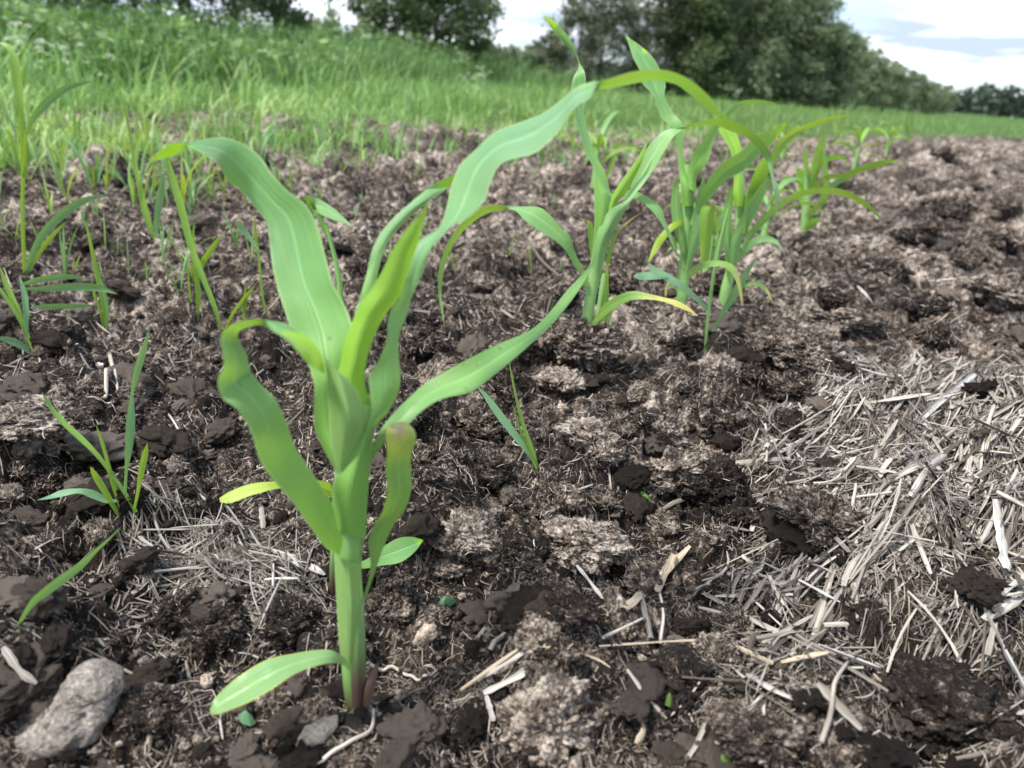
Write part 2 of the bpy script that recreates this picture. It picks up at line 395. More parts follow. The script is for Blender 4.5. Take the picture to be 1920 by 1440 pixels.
def stem(parent, origin, rows, mat, Y=None, name='stem', n=30, ns=16, dy=0.0, flat=0.85):
    Y = origin[1] if Y is None else Y
    C = []
    for r in rows:
        z, xl, xr, y = r[:4]
        a = on_y(*zp(z, xl, y), Y+dy); b = on_y(*zp(z, xr, y), Y+dy)
        c = (a+b)/2; C.append([*c, np.linalg.norm(a-b)/2])
    D = catmull(np.array(C), n); P = D[:, :3]; r = D[:, 3]
    an = np.linspace(0, 2*np.pi, ns, endpoint=False)
    V = P[:, None, :]+r[:, None, None]*(np.cos(an)[None, :, None]*np.array([1, 0, 0.05])+flat*np.sin(an)[None, :, None]*np.array([0, 1, 0.1]))
    i = np.arange(n-1)[:, None]*ns; j = np.arange(ns)[None, :]; jn = (j+1) % ns
    Q = np.stack([i+j, i+jn, i+ns+jn, i+ns+j], -1).reshape(-1, 4)
    arc = np.linspace(0, 1, n)
    uv = np.stack([np.broadcast_to(an/(2*np.pi), (n, ns)), np.broadcast_to(arc[:, None], (n, ns))], -1).reshape(-1, 2)
    me = np_mesh(name, V.reshape(-1, 3)-origin, Q, uv=uv, attr={'tint': np.full(n*ns, .5)})
    return obj(name, me, mat, parent)

G_TOP = (0.142, 0.335, 0.122); G_TR = (0.32, 0.54, 0.04)
m_leaf = leaf_mat('corn_leaf', G_TOP, G_TR, yellow=(0.30, 0.55, 0.02), ystart=0.885, yw=.05, transf=0.31, young=.60, edge=(0.42, 0.56, 0.24))
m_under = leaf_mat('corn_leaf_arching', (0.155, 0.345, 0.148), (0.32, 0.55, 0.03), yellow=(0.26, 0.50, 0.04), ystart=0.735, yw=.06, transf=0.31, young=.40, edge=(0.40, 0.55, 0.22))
m_young = leaf_mat('corn_young_leaf', (0.25, 0.49, 0.06), (0.34, 0.60, 0.03), transf=0.36, rough=0.38)
m_pale = leaf_mat('corn_sheath', (0.22, 0.40, 0.12), (0.34, 0.52, 0.06), transf=0.22, rough=0.45, edge=(0.45, 0.58, 0.28))
m_tip = leaf_mat('corn_leaf_dry_tip', (0.15, 0.33, 0.085), (0.33, 0.52, 0.03), yellow=(0.50, 0.50, 0.06), ystart=0.72, brown=0.85, transf=0.3)
m_low = leaf_mat('corn_bottom_leaf', (0.20, 0.38, 0.15), (0.33, 0.50, 0.05), edge=(0.66, 0.56, 0.08), transf=0.3, rough=0.25)
m_yel = leaf_mat('corn_yellow_leaf', (0.25, 0.42, 0.03), (0.45, 0.58, 0.02), yellow=(0.42, 0.55, 0.10), ystart=0.55, transf=0.4)
m_yelb = leaf_mat('corn_withering_leaf', (0.19, 0.38, 0.09), (0.40, 0.52, 0.05), yellow=(0.55, 0.52, 0.14), ystart=0.50, brown=0.93, transf=0.4)
m_leaf2 = leaf_mat('corn_leaf_second', (0.185, 0.375, 0.14), (0.32, 0.55, 0.03), transf=0.27)
m_back = leaf_mat('corn_leaf_behind', (0.165, 0.355, 0.115), (0.32, 0.52, 0.03), transf=0.28)
m_blue = leaf_mat('grass_blade', (0.16, 0.335, 0.19), (0.25, 0.45, 0.05), transf=0.3, vein=20)
m_gyel = leaf_mat('grass_blade_light', (0.19, 0.37, 0.06), (0.36, 0.52, 0.03), transf=0.36, vein=20)
t = NT('corn_stem')
uv = t.n('TexCoord').outputs['UV']; sp = t.n('SeparateXYZ', {0: uv})
stn = t.n('TexNoise', {'Vector': t.n('Mapping', {'Vector': uv, 'Scale': (40, 2.5, 1)}).outputs[0], 'Scale': 1.0, 'Detail': 3.0}).outputs[0]
cc = t.mix(t.mapr(stn, .3, .7), (0.17, 0.33, 0.085), (0.23, 0.42, 0.14))
vv = t.math('ADD', sp.outputs[1], t.math('MULTIPLY', t.math('SUBTRACT', stn, .5), 0.12))
cc = t.mix(t.mapr(vv, 0.03, 0.24, 1.0, 0.0, True), cc, (0.055, 0.022, 0.018))
p = t.n('BsdfPrincipled', {'Base Color': cc, 'Roughness': 0.42, 'Specular IOR Level': 0.4, 'Subsurface Weight': 0.15, 'Subsurface Radius': (0.004, 0.006, 0.001), 'Subsurface Scale': 1.0})
m_stem = t.surf(p.outputs[0])
t = NT('corn_stem_pale'); cc = (0.20, 0.37, 0.12)
m_stem2 = t.surf(t.n('BsdfPrincipled', {'Base Color': (*cc, 1), 'Roughness': 0.45}).outputs[0])

# ------------------------------------------------------------------ the big corn plant in front
base = ground_px([668], [1325])[0]; base[2] -= 0.004
MAINY = base[1]
t = empty('corn_plant', base); tag(t, 'largest nearest corn seedling with thick stem and broad wavy leaves', 'corn plant', 'corn seedlings in the row')
MP = t; O = base; O_MAIN = base.copy()
stem(t, O, [('5', 562, 630, 1330), ('5', 555, 630, 1290), ('5', 542, 628, 1200), ('5', 535, 626, 1100), ('5', 528, 622, 1000), ('5', 523, 620, 900), ('5', 516, 614, 800),
            ('5', 510, 612, 720), ('5', 503, 625, 600), ('5', 502, 632, 500), ('5', 510, 640, 420), ('5', 530, 648, 320), ('5', 550, 655, 220), ('5', 560, 670, 100)], m_stem, n=60, ns=28)
# wrapped sheaths
leaf(t, O, [('5', 535, 1120, 590, 1150, -.006, -.006, .35), ('5', 525, 1020, 604, 1050, -.006, -.006, .45), ('5', 518, 900, 618, 930, -.006, -.006, .5), ('5', 512, 800, 613, 820, -.006, -.006, .5), ('5', 508, 706, 606, 738, -.006, -.006, .5)],
     m_pale, name='sheath', ripple=0)
leaf(t, O, [('5', 578, 1290, 632, 1300, -.006, -.004, .45), ('5', 572, 1150, 630, 1150, -.007, -.004, .45), ('5', 574, 1000, 627, 1000, -.008, -.004, .45), ('5', 582, 910, 625, 890, -.008, -.004, .45), ('5', 612, 880, 640, 845, -.004, -.004, .3)],
     leaf_mat('corn_lower_sheath', (0.17, 0.32, 0.11), (0.3, 0.45, 0.05), base_tint=(0.075, 0.026, 0.03), transf=0.12), name='sheath', ripple=0)
# 1 broad upper left leaf
leaf(t, O, [('5', 520, 390, 545, 375, -.004, -.006, .3), ('5', 470, 300, 540, 300, -.002, -.004, .35), ('5', 430, 200, 545, 200, .000, .004, .3), ('5', 432, 60, 545, 60, .002, .008, .2),
            ('4', 830, 1350, 1015, 1310, .006, .012, .05), ('4', 750, 1190, 1050, 1150, .014, .016, -.10), ('4', 700, 1050, 1020, 1045, .020, .020, -.14), ('4', 668, 950, 955, 920, .026, .024, -.16), ('4', 640, 830, 915, 780, .032, .030, -.16),
            ('4', 624, 700, 872, 620, .038, .036, -.15), ('4', 612, 610, 812, 510, .042, .040, -.13), ('4', 560, 535, 722, 440, .044, .044, -.10), ('4', 480, 440, 632, 345, .044, .048, -.10), ('4', 430, 405, 580, 265, .040, .050, -.10),
            ('4', 385, 345, 500, 200, .034, .050, -.10), ('4', 345, 285, 400, 163, .026, .046, -.08), ('4', 270, 240, 290, 166, .022, .036, -.05), ('4', 203, 214, 195, 188, .024, .026, 0), ('4', 140, 250, 130, 187, .024, .014, .05),
            ('4', 70, 269, 65, 222, .022, .014, .05), ('4', 2, 285, 0, 284, .018, .018, 0)], m_leaf, n=110, nc=17, ripple=.018, seed=1)
# 2 rolled young leaf in the middle
leaf(t, O, [('5', 600, 260, 640, 250, -.002, 0, .5), ('5', 560, 120, 650, 140, -.002, 0, .5), ('4', 960, 1440, 1120, 1440, -.002, 0, .45), ('4', 990, 1340, 1126, 1330, -.002, 0, .42), ('4', 1010, 1230, 1152, 1240, -.001, .002, .40), ('4', 1055, 1110, 1187, 1150, 0, .004, .36),
            ('4', 1100, 1030, 1227, 1075, 0, .006, .32), ('4', 1150, 950, 1290, 1000, .002, .008, .28), ('4', 1200, 870, 1327, 910, .003, .010, .25), ('4', 1265, 740, 1367, 790, .005, .012, .22), ('4', 1335, 635, 1402, 690, .007, .012, .2),
            ('4', 1402, 560, 1424, 600, .010, .012, .1), ('4', 1442, 506, 1445, 511, .012, .012, 0)], m_young, n=70, ripple=.01, seed=2)
# 3 great leaf arching to the right
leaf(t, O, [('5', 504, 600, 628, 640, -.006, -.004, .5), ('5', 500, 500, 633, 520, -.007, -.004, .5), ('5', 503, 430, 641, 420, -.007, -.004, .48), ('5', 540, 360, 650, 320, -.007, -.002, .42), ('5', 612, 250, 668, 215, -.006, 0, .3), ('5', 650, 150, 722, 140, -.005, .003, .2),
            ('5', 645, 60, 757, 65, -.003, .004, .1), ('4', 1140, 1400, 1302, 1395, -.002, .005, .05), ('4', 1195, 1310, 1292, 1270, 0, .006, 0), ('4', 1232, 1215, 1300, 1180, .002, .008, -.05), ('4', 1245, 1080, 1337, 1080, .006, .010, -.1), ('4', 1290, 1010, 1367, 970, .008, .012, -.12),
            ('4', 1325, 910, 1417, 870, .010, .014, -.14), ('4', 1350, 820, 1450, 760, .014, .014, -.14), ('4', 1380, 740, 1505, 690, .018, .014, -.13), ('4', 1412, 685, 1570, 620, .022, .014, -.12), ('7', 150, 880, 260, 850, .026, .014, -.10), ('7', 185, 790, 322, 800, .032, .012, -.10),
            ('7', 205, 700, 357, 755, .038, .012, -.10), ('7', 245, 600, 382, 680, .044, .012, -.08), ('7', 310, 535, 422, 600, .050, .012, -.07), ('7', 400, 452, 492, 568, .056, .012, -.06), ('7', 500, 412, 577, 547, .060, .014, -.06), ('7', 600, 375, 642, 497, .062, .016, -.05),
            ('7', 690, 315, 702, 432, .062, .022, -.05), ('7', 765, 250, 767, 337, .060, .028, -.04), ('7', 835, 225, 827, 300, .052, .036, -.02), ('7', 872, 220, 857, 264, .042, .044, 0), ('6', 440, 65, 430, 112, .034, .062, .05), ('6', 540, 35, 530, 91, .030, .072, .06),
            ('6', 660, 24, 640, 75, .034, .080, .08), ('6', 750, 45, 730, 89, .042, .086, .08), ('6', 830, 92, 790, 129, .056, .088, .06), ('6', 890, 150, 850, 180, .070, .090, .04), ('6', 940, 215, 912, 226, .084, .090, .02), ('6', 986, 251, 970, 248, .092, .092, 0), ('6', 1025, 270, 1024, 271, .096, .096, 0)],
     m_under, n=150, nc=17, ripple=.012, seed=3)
# 4 left leaf curling over
leaf(t, O, [('5', 530, 705, 540, 640, -.008, -.008, .1), ('5', 512, 695, 520, 590, -.010, -.010, .1), ('5', 470, 668, 500, 505, -.016, -.012, 0), ('5', 420, 600, 457, 435, -.022, -.014, -.10), ('5', 345, 495, 402, 355, -.030, -.016, -.15), ('5', 275, 415, 352, 275, -.036, -.018, -.16),
            ('5', 222, 340, 327, 200, -.042, -.020, -.16), ('5', 186, 225, 283, 105, -.046, -.022, -.14), ('5', 130, 135, 228, 48, -.048, -.022, -.12), ('5', 75, 95, 185, -5, -.048, -.022, -.10), ('4', 356, 1420, 535, 1405, -.046, -.020, -.10), ('4', 386, 1345, 514, 1335, -.044, -.016, -.08), ('4', 380, 1275, 500, 1275, -.040, -.010, -.06),
            ('4', 370, 1205, 465, 1218, -.034, -.004, -.02), ('4', 398, 1150, 462, 1172, -.026, .000, 0), ('4', 470, 1115, 508, 1146, -.020, .002, 0), ('4', 560, 1103, 580, 1134, -.014, -.002, .02), ('4', 650, 1114, 655, 1172, -.008, -.022, .05), ('4', 720, 1130, 720, 1218, -.006, -.026, .06),
            ('4', 800, 1175, 785, 1290, -.006, -.026, .06), ('4', 868, 1240, 835, 1345, -.008, -.022, .04), ('4', 905, 1325, 885, 1372, -.012, -.018, .02), ('4', 912, 1386, 910, 1387, -.014, -.014, 0)], m_leaf, n=110, nc=15, ripple=.02, seed=4)
# 5 whorl leaf in front
leaf(t, O, [('5', 518, 378, 552, 343, -.008, -.008, .2), ('5', 495, 260, 602, 258, -.009, -.006, .4), ('5', 486, 150, 634, 186, -.010, -.004, .42), ('5', 480, 60, 600, 85, -.010, -.006, .4), ('5', 478, -10, 560, 25, -.010, -.008, .3), ('4', 905, 1300, 975, 1370, -.010, -.009, .2), ('4', 890, 1270, 900, 1285, -.010, -.010, 0)],
     m_pale, ripple=.0, seed=5)
# 6 straight leaf to the right
leaf(t, O, [('5', 640, 330, 645, 370, .004, .002, .1), ('5', 655, 285, 662, 322, .006, .004, 0), ('5', 690, 212, 722, 243, .012, .010, -.05), ('5', 740, 150, 790, 200, .018, .014, -.12), ('5', 800, 90, 850, 142, .026, .018, -.14), ('5', 870, 32, 925, 98, .034, .024, -.15), ('p', 880, 672, 885, 733, .044, .030, -.15),
            ('p', 935, 645, 945, 688, .056, .044, -.14), ('p', 997, 617, 1008, 634, .070, .062, -.12), ('p', 1030, 586, 1040, 602, .080, .074, -.1), ('p', 1062, 546, 1074, 560, .090, .086, -.08), ('p', 1098, 507, 1104, 514, .1, .1, -.05), ('p', 1121, 473, 1122, 474, .106, .106, 0)], m_back, n=80, ripple=.02, seed=6)
# 7 short torn leaf on the right with dry tip
leaf(t, O, [('5', 612, 885, 632, 860, .002, .004, .2), ('5', 638, 800, 662, 775, 0, .004, .1), ('5', 648, 735, 682, 715, -.002, .004, -.05), ('5', 640, 650, 706, 650, -.004, .004, -.1), ('5', 655, 595, 740, 580, -.006, .004, -.14), ('5', 692, 535, 782, 520, -.006, .004, -.14), ('5', 712, 450, 806, 440, -.006, .005, -.12),
            ('5', 706, 380, 802, 370, -.006, .006, -.1), ('5', 711, 300, 806, 310, -.006, .008, -.06), ('5', 706, 240, 822, 258, -.005, .010, 0), ('5', 715, 205, 818, 222, 0, .012, .1), ('5', 740, 193, 800, 200, .008, .014, .1), ('5', 770, 187, 790, 188, .014, .016, 0)], m_tip, n=60, ripple=.03, seed=7)
# 8 rounded bottom leaf
leaf(t, O, [('5', 575, 1130, 575, 1160, -.010, -.010, .2), ('5', 545, 1095, 550, 1132, -.014, -.014, .1), ('5', 500, 1070, 510, 1117, -.018, -.022, .05), ('5', 440, 1068, 445, 1127, -.020, -.030, 0), ('5', 350, 1082, 355, 1160, -.024, -.038, -.06), ('5', 250, 1105, 265, 1220, -.028, -.046, -.08), ('5', 160, 1155, 180, 1268, -.032, -.050, -.08),
            ('5', 90, 1210, 105, 1298, -.038, -.052, -.06), ('5', 48, 1255, 58, 1315, -.044, -.052, -.04), ('5', 27, 1300, 32, 1316, -.048, -.050, 0)], m_low, n=70, ripple=.01, seed=8).__setitem__('label', 'rounded pale bottom leaf with a yellow rim')
# 9 narrow leaf behind
leaf(t, O, [('4', 1040, 1180, 1100, 1160, .020, .022, .1), ('4', 1062, 1095, 1130, 1060, .026, .028, .1), ('4', 1102, 960, 1172, 930, .032, .036, .12), ('4', 1130, 860, 1200, 800, .038, .042, .12), ('4', 1152, 760, 1240, 705, .042, .048, .12), ('4', 1192, 670, 1300, 625, .048, .054, .12), ('4', 1255, 590, 1390, 540, .054, .060, .1),
            ('4', 1345, 508, 1480, 470, .060, .064, .1), ('4', 1440, 430, 1550, 422, .066, .070, .08), ('7', 30, 755, 50, 795, .072, .074, .05), ('7', 120, 690, 130, 745, .078, .080, .05), ('7', 220, 640, 222, 678, .084, .086, .03), ('7', 330, 600, 332, 602, .09, .09, 0)], m_under, n=60, ripple=.01, seed=9)
# dry purple sheath scrap at the foot
leaf(t, O, [('5', 618, 1290, 640, 1285, -.008, -.006, .2), ('5', 625, 1220, 662, 1230, -.007, -.003, .3), ('5', 640, 1170, 672, 1170, -.004, 0, .25), ('5', 668, 1118, 682, 1122, 0, .002, 0)],
     leaf_mat('dry_sheath', (0.13, 0.075, 0.05), (0.1, 0.05, 0.03), transf=0.15), name='dry_sheath', ripple=.05)

# companion right behind the big one
base = ground_px([622], [1118])[0]; base[2] -= 0.004
t = empty('corn_plant', base); tag(t, 'thin dark-stemmed corn seedling hidden directly behind the largest corn plant', 'corn plant', 'corn seedlings in the row')
O = base
stem(t, O, [('p', 617, 630, 1125), ('p', 618, 632, 1060), ('p', 622, 640, 980), ('p', 628, 650, 880), ('p', 632, 652, 760), ('p', 634, 648, 640), ('p', 630, 640, 520), ('p', 608, 614, 420)], m_stem, n=40)
leaf(t, O, [('p', 618, 905, 628, 935, 0, 0, .1), ('p', 570, 896, 575, 918, -.004, -.006, .05), ('p', 520, 902, 524, 916, -.008, -.012, 0), ('p', 470, 907, 474, 928, -.012, -.018, -.05), ('p', 430, 922, 432, 943, -.016, -.022, -.05), ('p', 411, 934, 413, 942, -.02, -.022, 0)], m_yel, ripple=.02).__setitem__('label', 'yellow blunt leaf pointing left')
leaf(t, O, [('p', 640, 1050, 640, 1065, 0, 0, 0), ('p', 680, 1052, 682, 1066, -.006, -.008, 0), ('p', 712, 1030, 716, 1060, -.01, -.016, -.06), ('p', 745, 1010, 750, 1054, -.014, -.022, -.08), ('p', 772, 1007, 776, 1036, -.018, -.022, -.06), ('p', 792, 1012, 793, 1014, -.02, -.02, 0)], m_leaf, ripple=.03)
leaf(t, O, [('p', 608, 440, 616, 440, 0, 0, 0), ('p', 590, 402, 600, 400, 0, 0, 0), ('p', 570, 372, 584, 400, 0, .004, .02), ('p', 578, 366, 586, 394, 0, .006, .02), ('p', 600, 374, 602, 402, .010, -.004, .05), ('p', 625, 390, 622, 411, .006, -.008, .05), ('p', 645, 408, 643, 418, -.004, -.012, .02), ('p', 661, 424, 661, 425, -.014, -.014, 0)], m_back, ripple=.02)

# ------------------------------------------------------------------ second corn plant
base = ground_px([1095], [652])[0]; base[2] -= 0.006
t = empty('corn_plant', base); tag(t, 'tall corn seedling standing on a crumbly mound, second in the row', 'corn plant', 'corn seedlings in the row')
O = base
stem(t, O, [('7', 772, 832, 1430), ('7', 778, 836, 1360), ('7', 798, 850, 1250), ('7', 815, 868, 1150), ('7', 832, 890, 1050), ('7', 848, 915, 950), ('7', 858, 940, 850), ('7', 868, 950, 770), ('7', 890, 945, 720)], m_stem2, n=40)
leaf(t, O, [('7', 845, 950, 905, 940, -.006, -.006, .45), ('7', 852, 850, 920, 850, -.008, -.008, .45), ('7', 850, 720, 935, 740, -.006, -.004, .3), ('7', 848, 620, 930, 745, -.004, 0, .1), ('7', 815, 550, 895, 625, 0, .004, -.1), ('7', 788, 470, 850, 540, .004, .01, -.12), ('7', 765, 390, 816, 430, .01, .016, -.12), ('7', 752, 300, 800, 330, .016, .02, -.1),
            ('2', 222, 330, 276, 310, .02, .02, -.1), ('2', 230, 290, 272, 270, .024, .022, 0), ('2', 250, 248, 256, 240, .03, .03, 0), ('2', 232, 200, 245, 205, .036, .03, .1), ('2', 190, 158, 214, 140, .04, .034, .15), ('2', 150, 108, 165, 85, .044, .04, .1), ('2', 115, 52, 117, 53, .05, .05, 0)], m_leaf, n=90, ripple=.015, seed=11)
leaf(t, O, [('7', 905, 830, 935, 830, -.01, -.01, .3), ('7', 925, 755, 948, 775, -.008, -.006, .3), ('7', 958, 690, 988, 730, -.006, -.002, .25), ('7', 1008, 620, 1034, 650, -.002, 0, .2), ('7', 1050, 558, 1068, 575, 0, 0, .1), ('7', 1090, 488, 1092, 492, .004, .004, 0)], m_young, n=40, ripple=.0)
leaf(t, O, [('7', 838, 1060, 882, 1090, -.012, -.012, .4), ('7', 850, 960, 905, 980, -.014, -.012, .45), ('7', 872, 880, 940, 900, -.014, -.010, .4), ('7', 920, 800, 970, 840, -.012, -.006, .2), ('6', 510, 610, 545, 600, -.002, -.004, -.05), ('6', 552, 500, 596, 535, .006, 0, -.12), ('6', 605, 385, 645, 465, .014, .002, -.12), ('6', 645, 335, 690, 385, .018, .004, -.1),
            ('6', 692, 298, 732, 322, .018, .008, -.05), ('6', 765, 283, 790, 288, .014, .018, 0), ('6', 850, 258, 860, 277, .012, .026, .05), ('6', 930, 242, 922, 277, .010, .034, .06), ('6', 1002, 260, 982, 301, .010, .036, .06), ('6', 1082, 302, 1042, 323, .014, .034, .04), ('6', 1132, 350, 1100, 372, .018, .030, .03), ('6', 1170, 422, 1142, 432, .022, .026, 0),
            ('6', 1180, 500, 1164, 500, .024, .02, 0), ('6', 1202, 560, 1176, 560, .028, .014, -.05), ('6', 1209, 620, 1184, 630, .028, .018, -.04), ('6', 1190, 672, 1182, 672, .026, .022, 0), ('6', 1171, 698, 1172, 699, .026, .026, 0)], m_leaf2, n=110, ripple=.02, seed=12)
leaf(t, O, [('7', 825, 1130, 812, 1160, -.008, -.008, .2), ('7', 803, 1070, 788, 1095, -.010, -.012, .05), ('7', 765, 995, 756, 1045, -.014, -.020, -.06), ('7', 742, 922, 722, 985, -.018, -.028, -.1), ('7', 700, 880, 678, 942, -.02, -.036, -.12), ('7', 642, 815, 602, 893, -.02, -.044, -.12), ('7', 596, 787, 540, 850, -.018, -.044, -.1), ('7', 490, 785, 488, 802, -.016, -.026, 0),
            ('7', 400, 777, 404, 807, -.034, -.014, .05), ('7', 335, 792, 342, 830, -.040, -.016, .06), ('7', 252, 858, 262, 895, -.044, -.024, .06), ('7', 182, 968, 204, 980, -.044, -.034, .04), ('7', 149, 1080, 172, 1080, -.046, -.040, .03), ('7', 149, 1180, 163, 1180, -.046, -.044, 0), ('7', 163, 1260, 171, 1255, -.048, -.048, 0), ('7', 175, 1322, 176, 1322, -.05, -.05, 0)], m_back, n=100, ripple=.02, seed=13)
leaf(t, O, [('6', 500, 560, 505, 600, .012, .010, 0), ('6', 560, 574, 540, 600, .014, .008, 0), ('6', 622, 604, 598, 632, .012, .004, -.05), ('6', 672, 650, 642, 676, .01, .0, -.05), ('6', 692, 712, 682, 735, .008, .002, 0), ('6', 715, 765, 705, 780, .008, .004, 0), ('6', 742, 852, 741, 853, .006, .006, 0)], m_back, ripple=.03, seed=14)
leaf(t, O, [('6', 345, 1190, 340, 1215, -.006, -.006, .1), ('6', 398, 1100, 415, 1135, -.012, -.014, .0), ('6', 460, 1050, 500, 1078, -.018, -.022, -.05), ('6', 540, 1022, 560, 1060, -.024, -.030, -.06), ('6', 625, 1036, 640, 1062, -.03, -.036, -.05), ('6', 690, 1052, 700, 1075, -.034, -.040, -.05), ('6', 745, 1066, 750, 1096, -.038, -.042, 0), ('6', 800, 1098, 800, 1116, -.042, -.044, 0), ('6', 835, 1133, 834, 1135, -.046, -.046, 0)], m_yelb, n=50, ripple=.04, seed=15).__setitem__('label', 'yellowing bottom leaf with a withered tip')
leaf(t, O, [('6', 370, 1010, 385, 1010, -.004, -.004, 0), ('6', 348, 820, 372, 820, 0, 0, -.1), ('6', 340, 760, 372, 760, 0, 0, -.1), ('6', 336, 708, 356, 712, 0, 0, 0), ('6', 300, 690, 310, 696, 0, 0, 0), ('6', 275, 675, 276, 678, 0, 0, 0)], m_tip, ripple=.02)
leaf(t, O, [('6', 420, 900, 440, 900, .004, .004, 0), ('6', 438, 820, 458, 815, .004, .004, 0), ('6', 470, 755, 485, 755, .004, .004, 0), ('6', 530, 700, 535, 705, .004, .004, 0), ('6', 580, 668, 581, 669, .004, .004, 0)], m_yelb, ripple=.02, name='leaf')
# spindly shoot at its foot
base = ground_px([1125], [660])[0]; base[2] -= 0.004
t = empty('corn_plant', base); tag(t, 'spindly pale shoot at the foot of the second corn plant', 'corn plant', 'corn seedlings in the row')
O = base
stem(t, O, [('6', 368, 388, 1300), ('6', 372, 394, 1200), ('6', 382, 408, 1100), ('6', 392, 422, 1020), ('6', 402, 424, 960), ('6', 408, 420, 940)], m_stem2, n=20, ns=10)
leaf(t, O, [('6', 385, 1240, 400, 1250, -.003, -.003, .1), ('6', 400, 1140, 430, 1150, -.004, -.002, .1), ('6', 412, 1040, 436, 1050, -.004, 0, .1), ('6', 420, 950, 434, 950, 0, 0, 0), ('6', 430, 870, 432, 870, 0, 0, 0)], m_gyel, ripple=.02, n=30)
leaf(t, O, [('6', 395, 1300, 405, 1310, -.006, -.006, 0), ('6', 415, 1230, 428, 1240, -.006, -.006, 0), ('6', 425, 1180, 436, 1180, -.006, -.006, 0), ('6', 440, 1110, 455, 1110, -.006, -.006, 0), ('6', 442, 1098, 452, 1100, -.006, -.006, 0)], m_pale, ripple=.02, n=20)

# ------------------------------------------------------------------ third corn plant
base = ground_px([1278], [566])[0]; base[2] -= 0.006
t = empty('corn_plant', base); tag(t, 'corn seedling with upright twisted leaves behind the tangled sprout, left of a close pair', 'corn plant', 'corn seedlings in the row')
O = base
stem(t, O, [('6', 738, 790, 1075), ('6', 745, 796, 980), ('6', 752, 802, 880), ('6', 760, 812, 780), ('6', 764, 818, 680), ('6', 766, 820, 580), ('6', 768, 815, 500), ('6', 775, 808, 450)], m_stem2, n=40)
leaf(t, O, [('6', 765, 640, 818, 640, -.01, -.008, .45), ('6', 758, 540, 815, 560, -.01, -.006, .35), ('6', 752, 470, 805, 500, -.006, 0, .1), ('6', 745, 390, 768, 400, 0, 0, 0), ('2', 610, 485, 640, 470, .004, .004, 0), ('2', 560, 440, 605, 425, .01, .014, -.05), ('2', 532, 362, 572, 362, .016, .02, -.08), ('2', 488, 310, 575, 312, .02, .026, -.08), ('2', 478, 262, 550, 252, .026, .03, -.08), ('2', 456, 220, 522, 208, .032, .034, -.05), ('2', 440, 172, 480, 170, .04, .04, 0), ('2', 427, 134, 429, 135, .046, .046, 0)], m_leaf, n=80, ripple=.015, seed=21)
leaf(t, O, [('6', 790, 560, 830, 580, -.012, -.010, .3), ('6', 800, 470, 832, 510, -.010, -.004, .1), ('6', 815, 400, 880, 440, -.008, 0, -.1), ('6', 855, 350, 905, 355, -.004, .004, -.12), ('6', 892, 292, 930, 290, 0, .008, -.1), ('6', 935, 250, 965, 250, .006, .012, -.05), ('2', 815, 410, 828, 425, .01, .014, 0), ('2', 850, 382, 858, 400, .014, .02, 0), ('2', 890, 374, 892, 392, .016, .024, 0), ('2', 945, 376, 945, 386, .022, .026, 0), ('2', 986, 387, 986, 388, .028, .028, 0)], m_leaf, n=70, ripple=.02, seed=22)
leaf(t, O, [('6', 800, 720, 825, 740, -.012, -.012, .3), ('6', 828, 635, 852, 655, -.016, -.012, .05), ('6', 880, 530, 905, 590, -.018, -.010, -.1), ('6', 942, 450, 968, 520, -.02, -.008, -.12), ('6', 1032, 390, 1042, 480, -.02, -.006, -.12), ('6', 1100, 322, 1105, 420, -.016, -.002, -.1), ('6', 1175, 292, 1165, 365, -.01, .004, -.06), ('6', 1232, 262, 1222, 295, -.004, .004, 0), ('6', 1240, 275, 1239, 278, 0, 0, 0)], m_leaf, n=60, ripple=.02, seed=23)
leaf(t, O, [('6', 770, 700, 770, 730, -.012, -.012, 0), ('6', 745, 702, 755, 728, -.014, -.016, 0), ('6', 698, 732, 715, 758, -.018, -.022, .05), ('6', 645, 798, 662, 828, -.022, -.026, .05), ('6', 612, 888, 618, 892, -.026, -.026, 0)], m_yel, ripple=.02, seed=24)
leaf(t, O, [('6', 765, 890, 770, 910, -.01, -.01, 0), ('6', 720, 830, 745, 850, -.012, -.012, 0), ('6', 705, 770, 740, 800, -.014, -.012, 0), ('6', 690, 740, 700, 742, -.014, -.014, 0)], m_back, ripple=.02, seed=25)
leaf(t, O, [('6', 790, 900, 800, 900, .006, .006, 0), ('6', 815, 820, 835, 820, .01, .01, 0), ('6', 838, 700, 862, 700, .014, .014, 0), ('6', 848, 600, 868, 600, .016, .016, 0), ('6', 855, 520, 857, 520, .02, .02, 0)], m_gyel, ripple=.02, seed=26)
leaf(t, O, [('6', 760, 1020, 775, 1030, -.01, -.01, 0), ('6', 700, 990, 706, 1005, -.014, -.014, 0), ('6', 688, 1020, 696, 1035, -.016, -.016, 0), ('6', 690, 1050, 692, 1052, -.018, -.018, 0)], m_yelb, ripple=.0, seed=27)

leaf(t, O, [('6', 780, 930, 800, 930, -.014, -.012, .3), ('6', 800, 800, 845, 800, -.018, -.012, .2), ('6', 815, 690, 868, 690, -.018, -.006, .05), ('6', 830, 600, 872, 595, -.014, 0, -.1), ('6', 850, 535, 868, 530, -.008, .004, -.05), ('6', 868, 480, 869, 480, 0, 0, 0)], m_leaf2, ripple=.02, seed=28)
leaf(t, O, [('6', 762, 850, 782, 850, -.012, -.012, .3), ('6', 728, 740, 770, 735, -.014, -.01, .2), ('6', 715, 640, 760, 625, -.012, -.004, .0), ('6', 722, 565, 752, 550, -.004, .002, -.05), ('6', 742, 500, 744, 500, .002, .002, 0)], m_back, ripple=.02, seed=29)
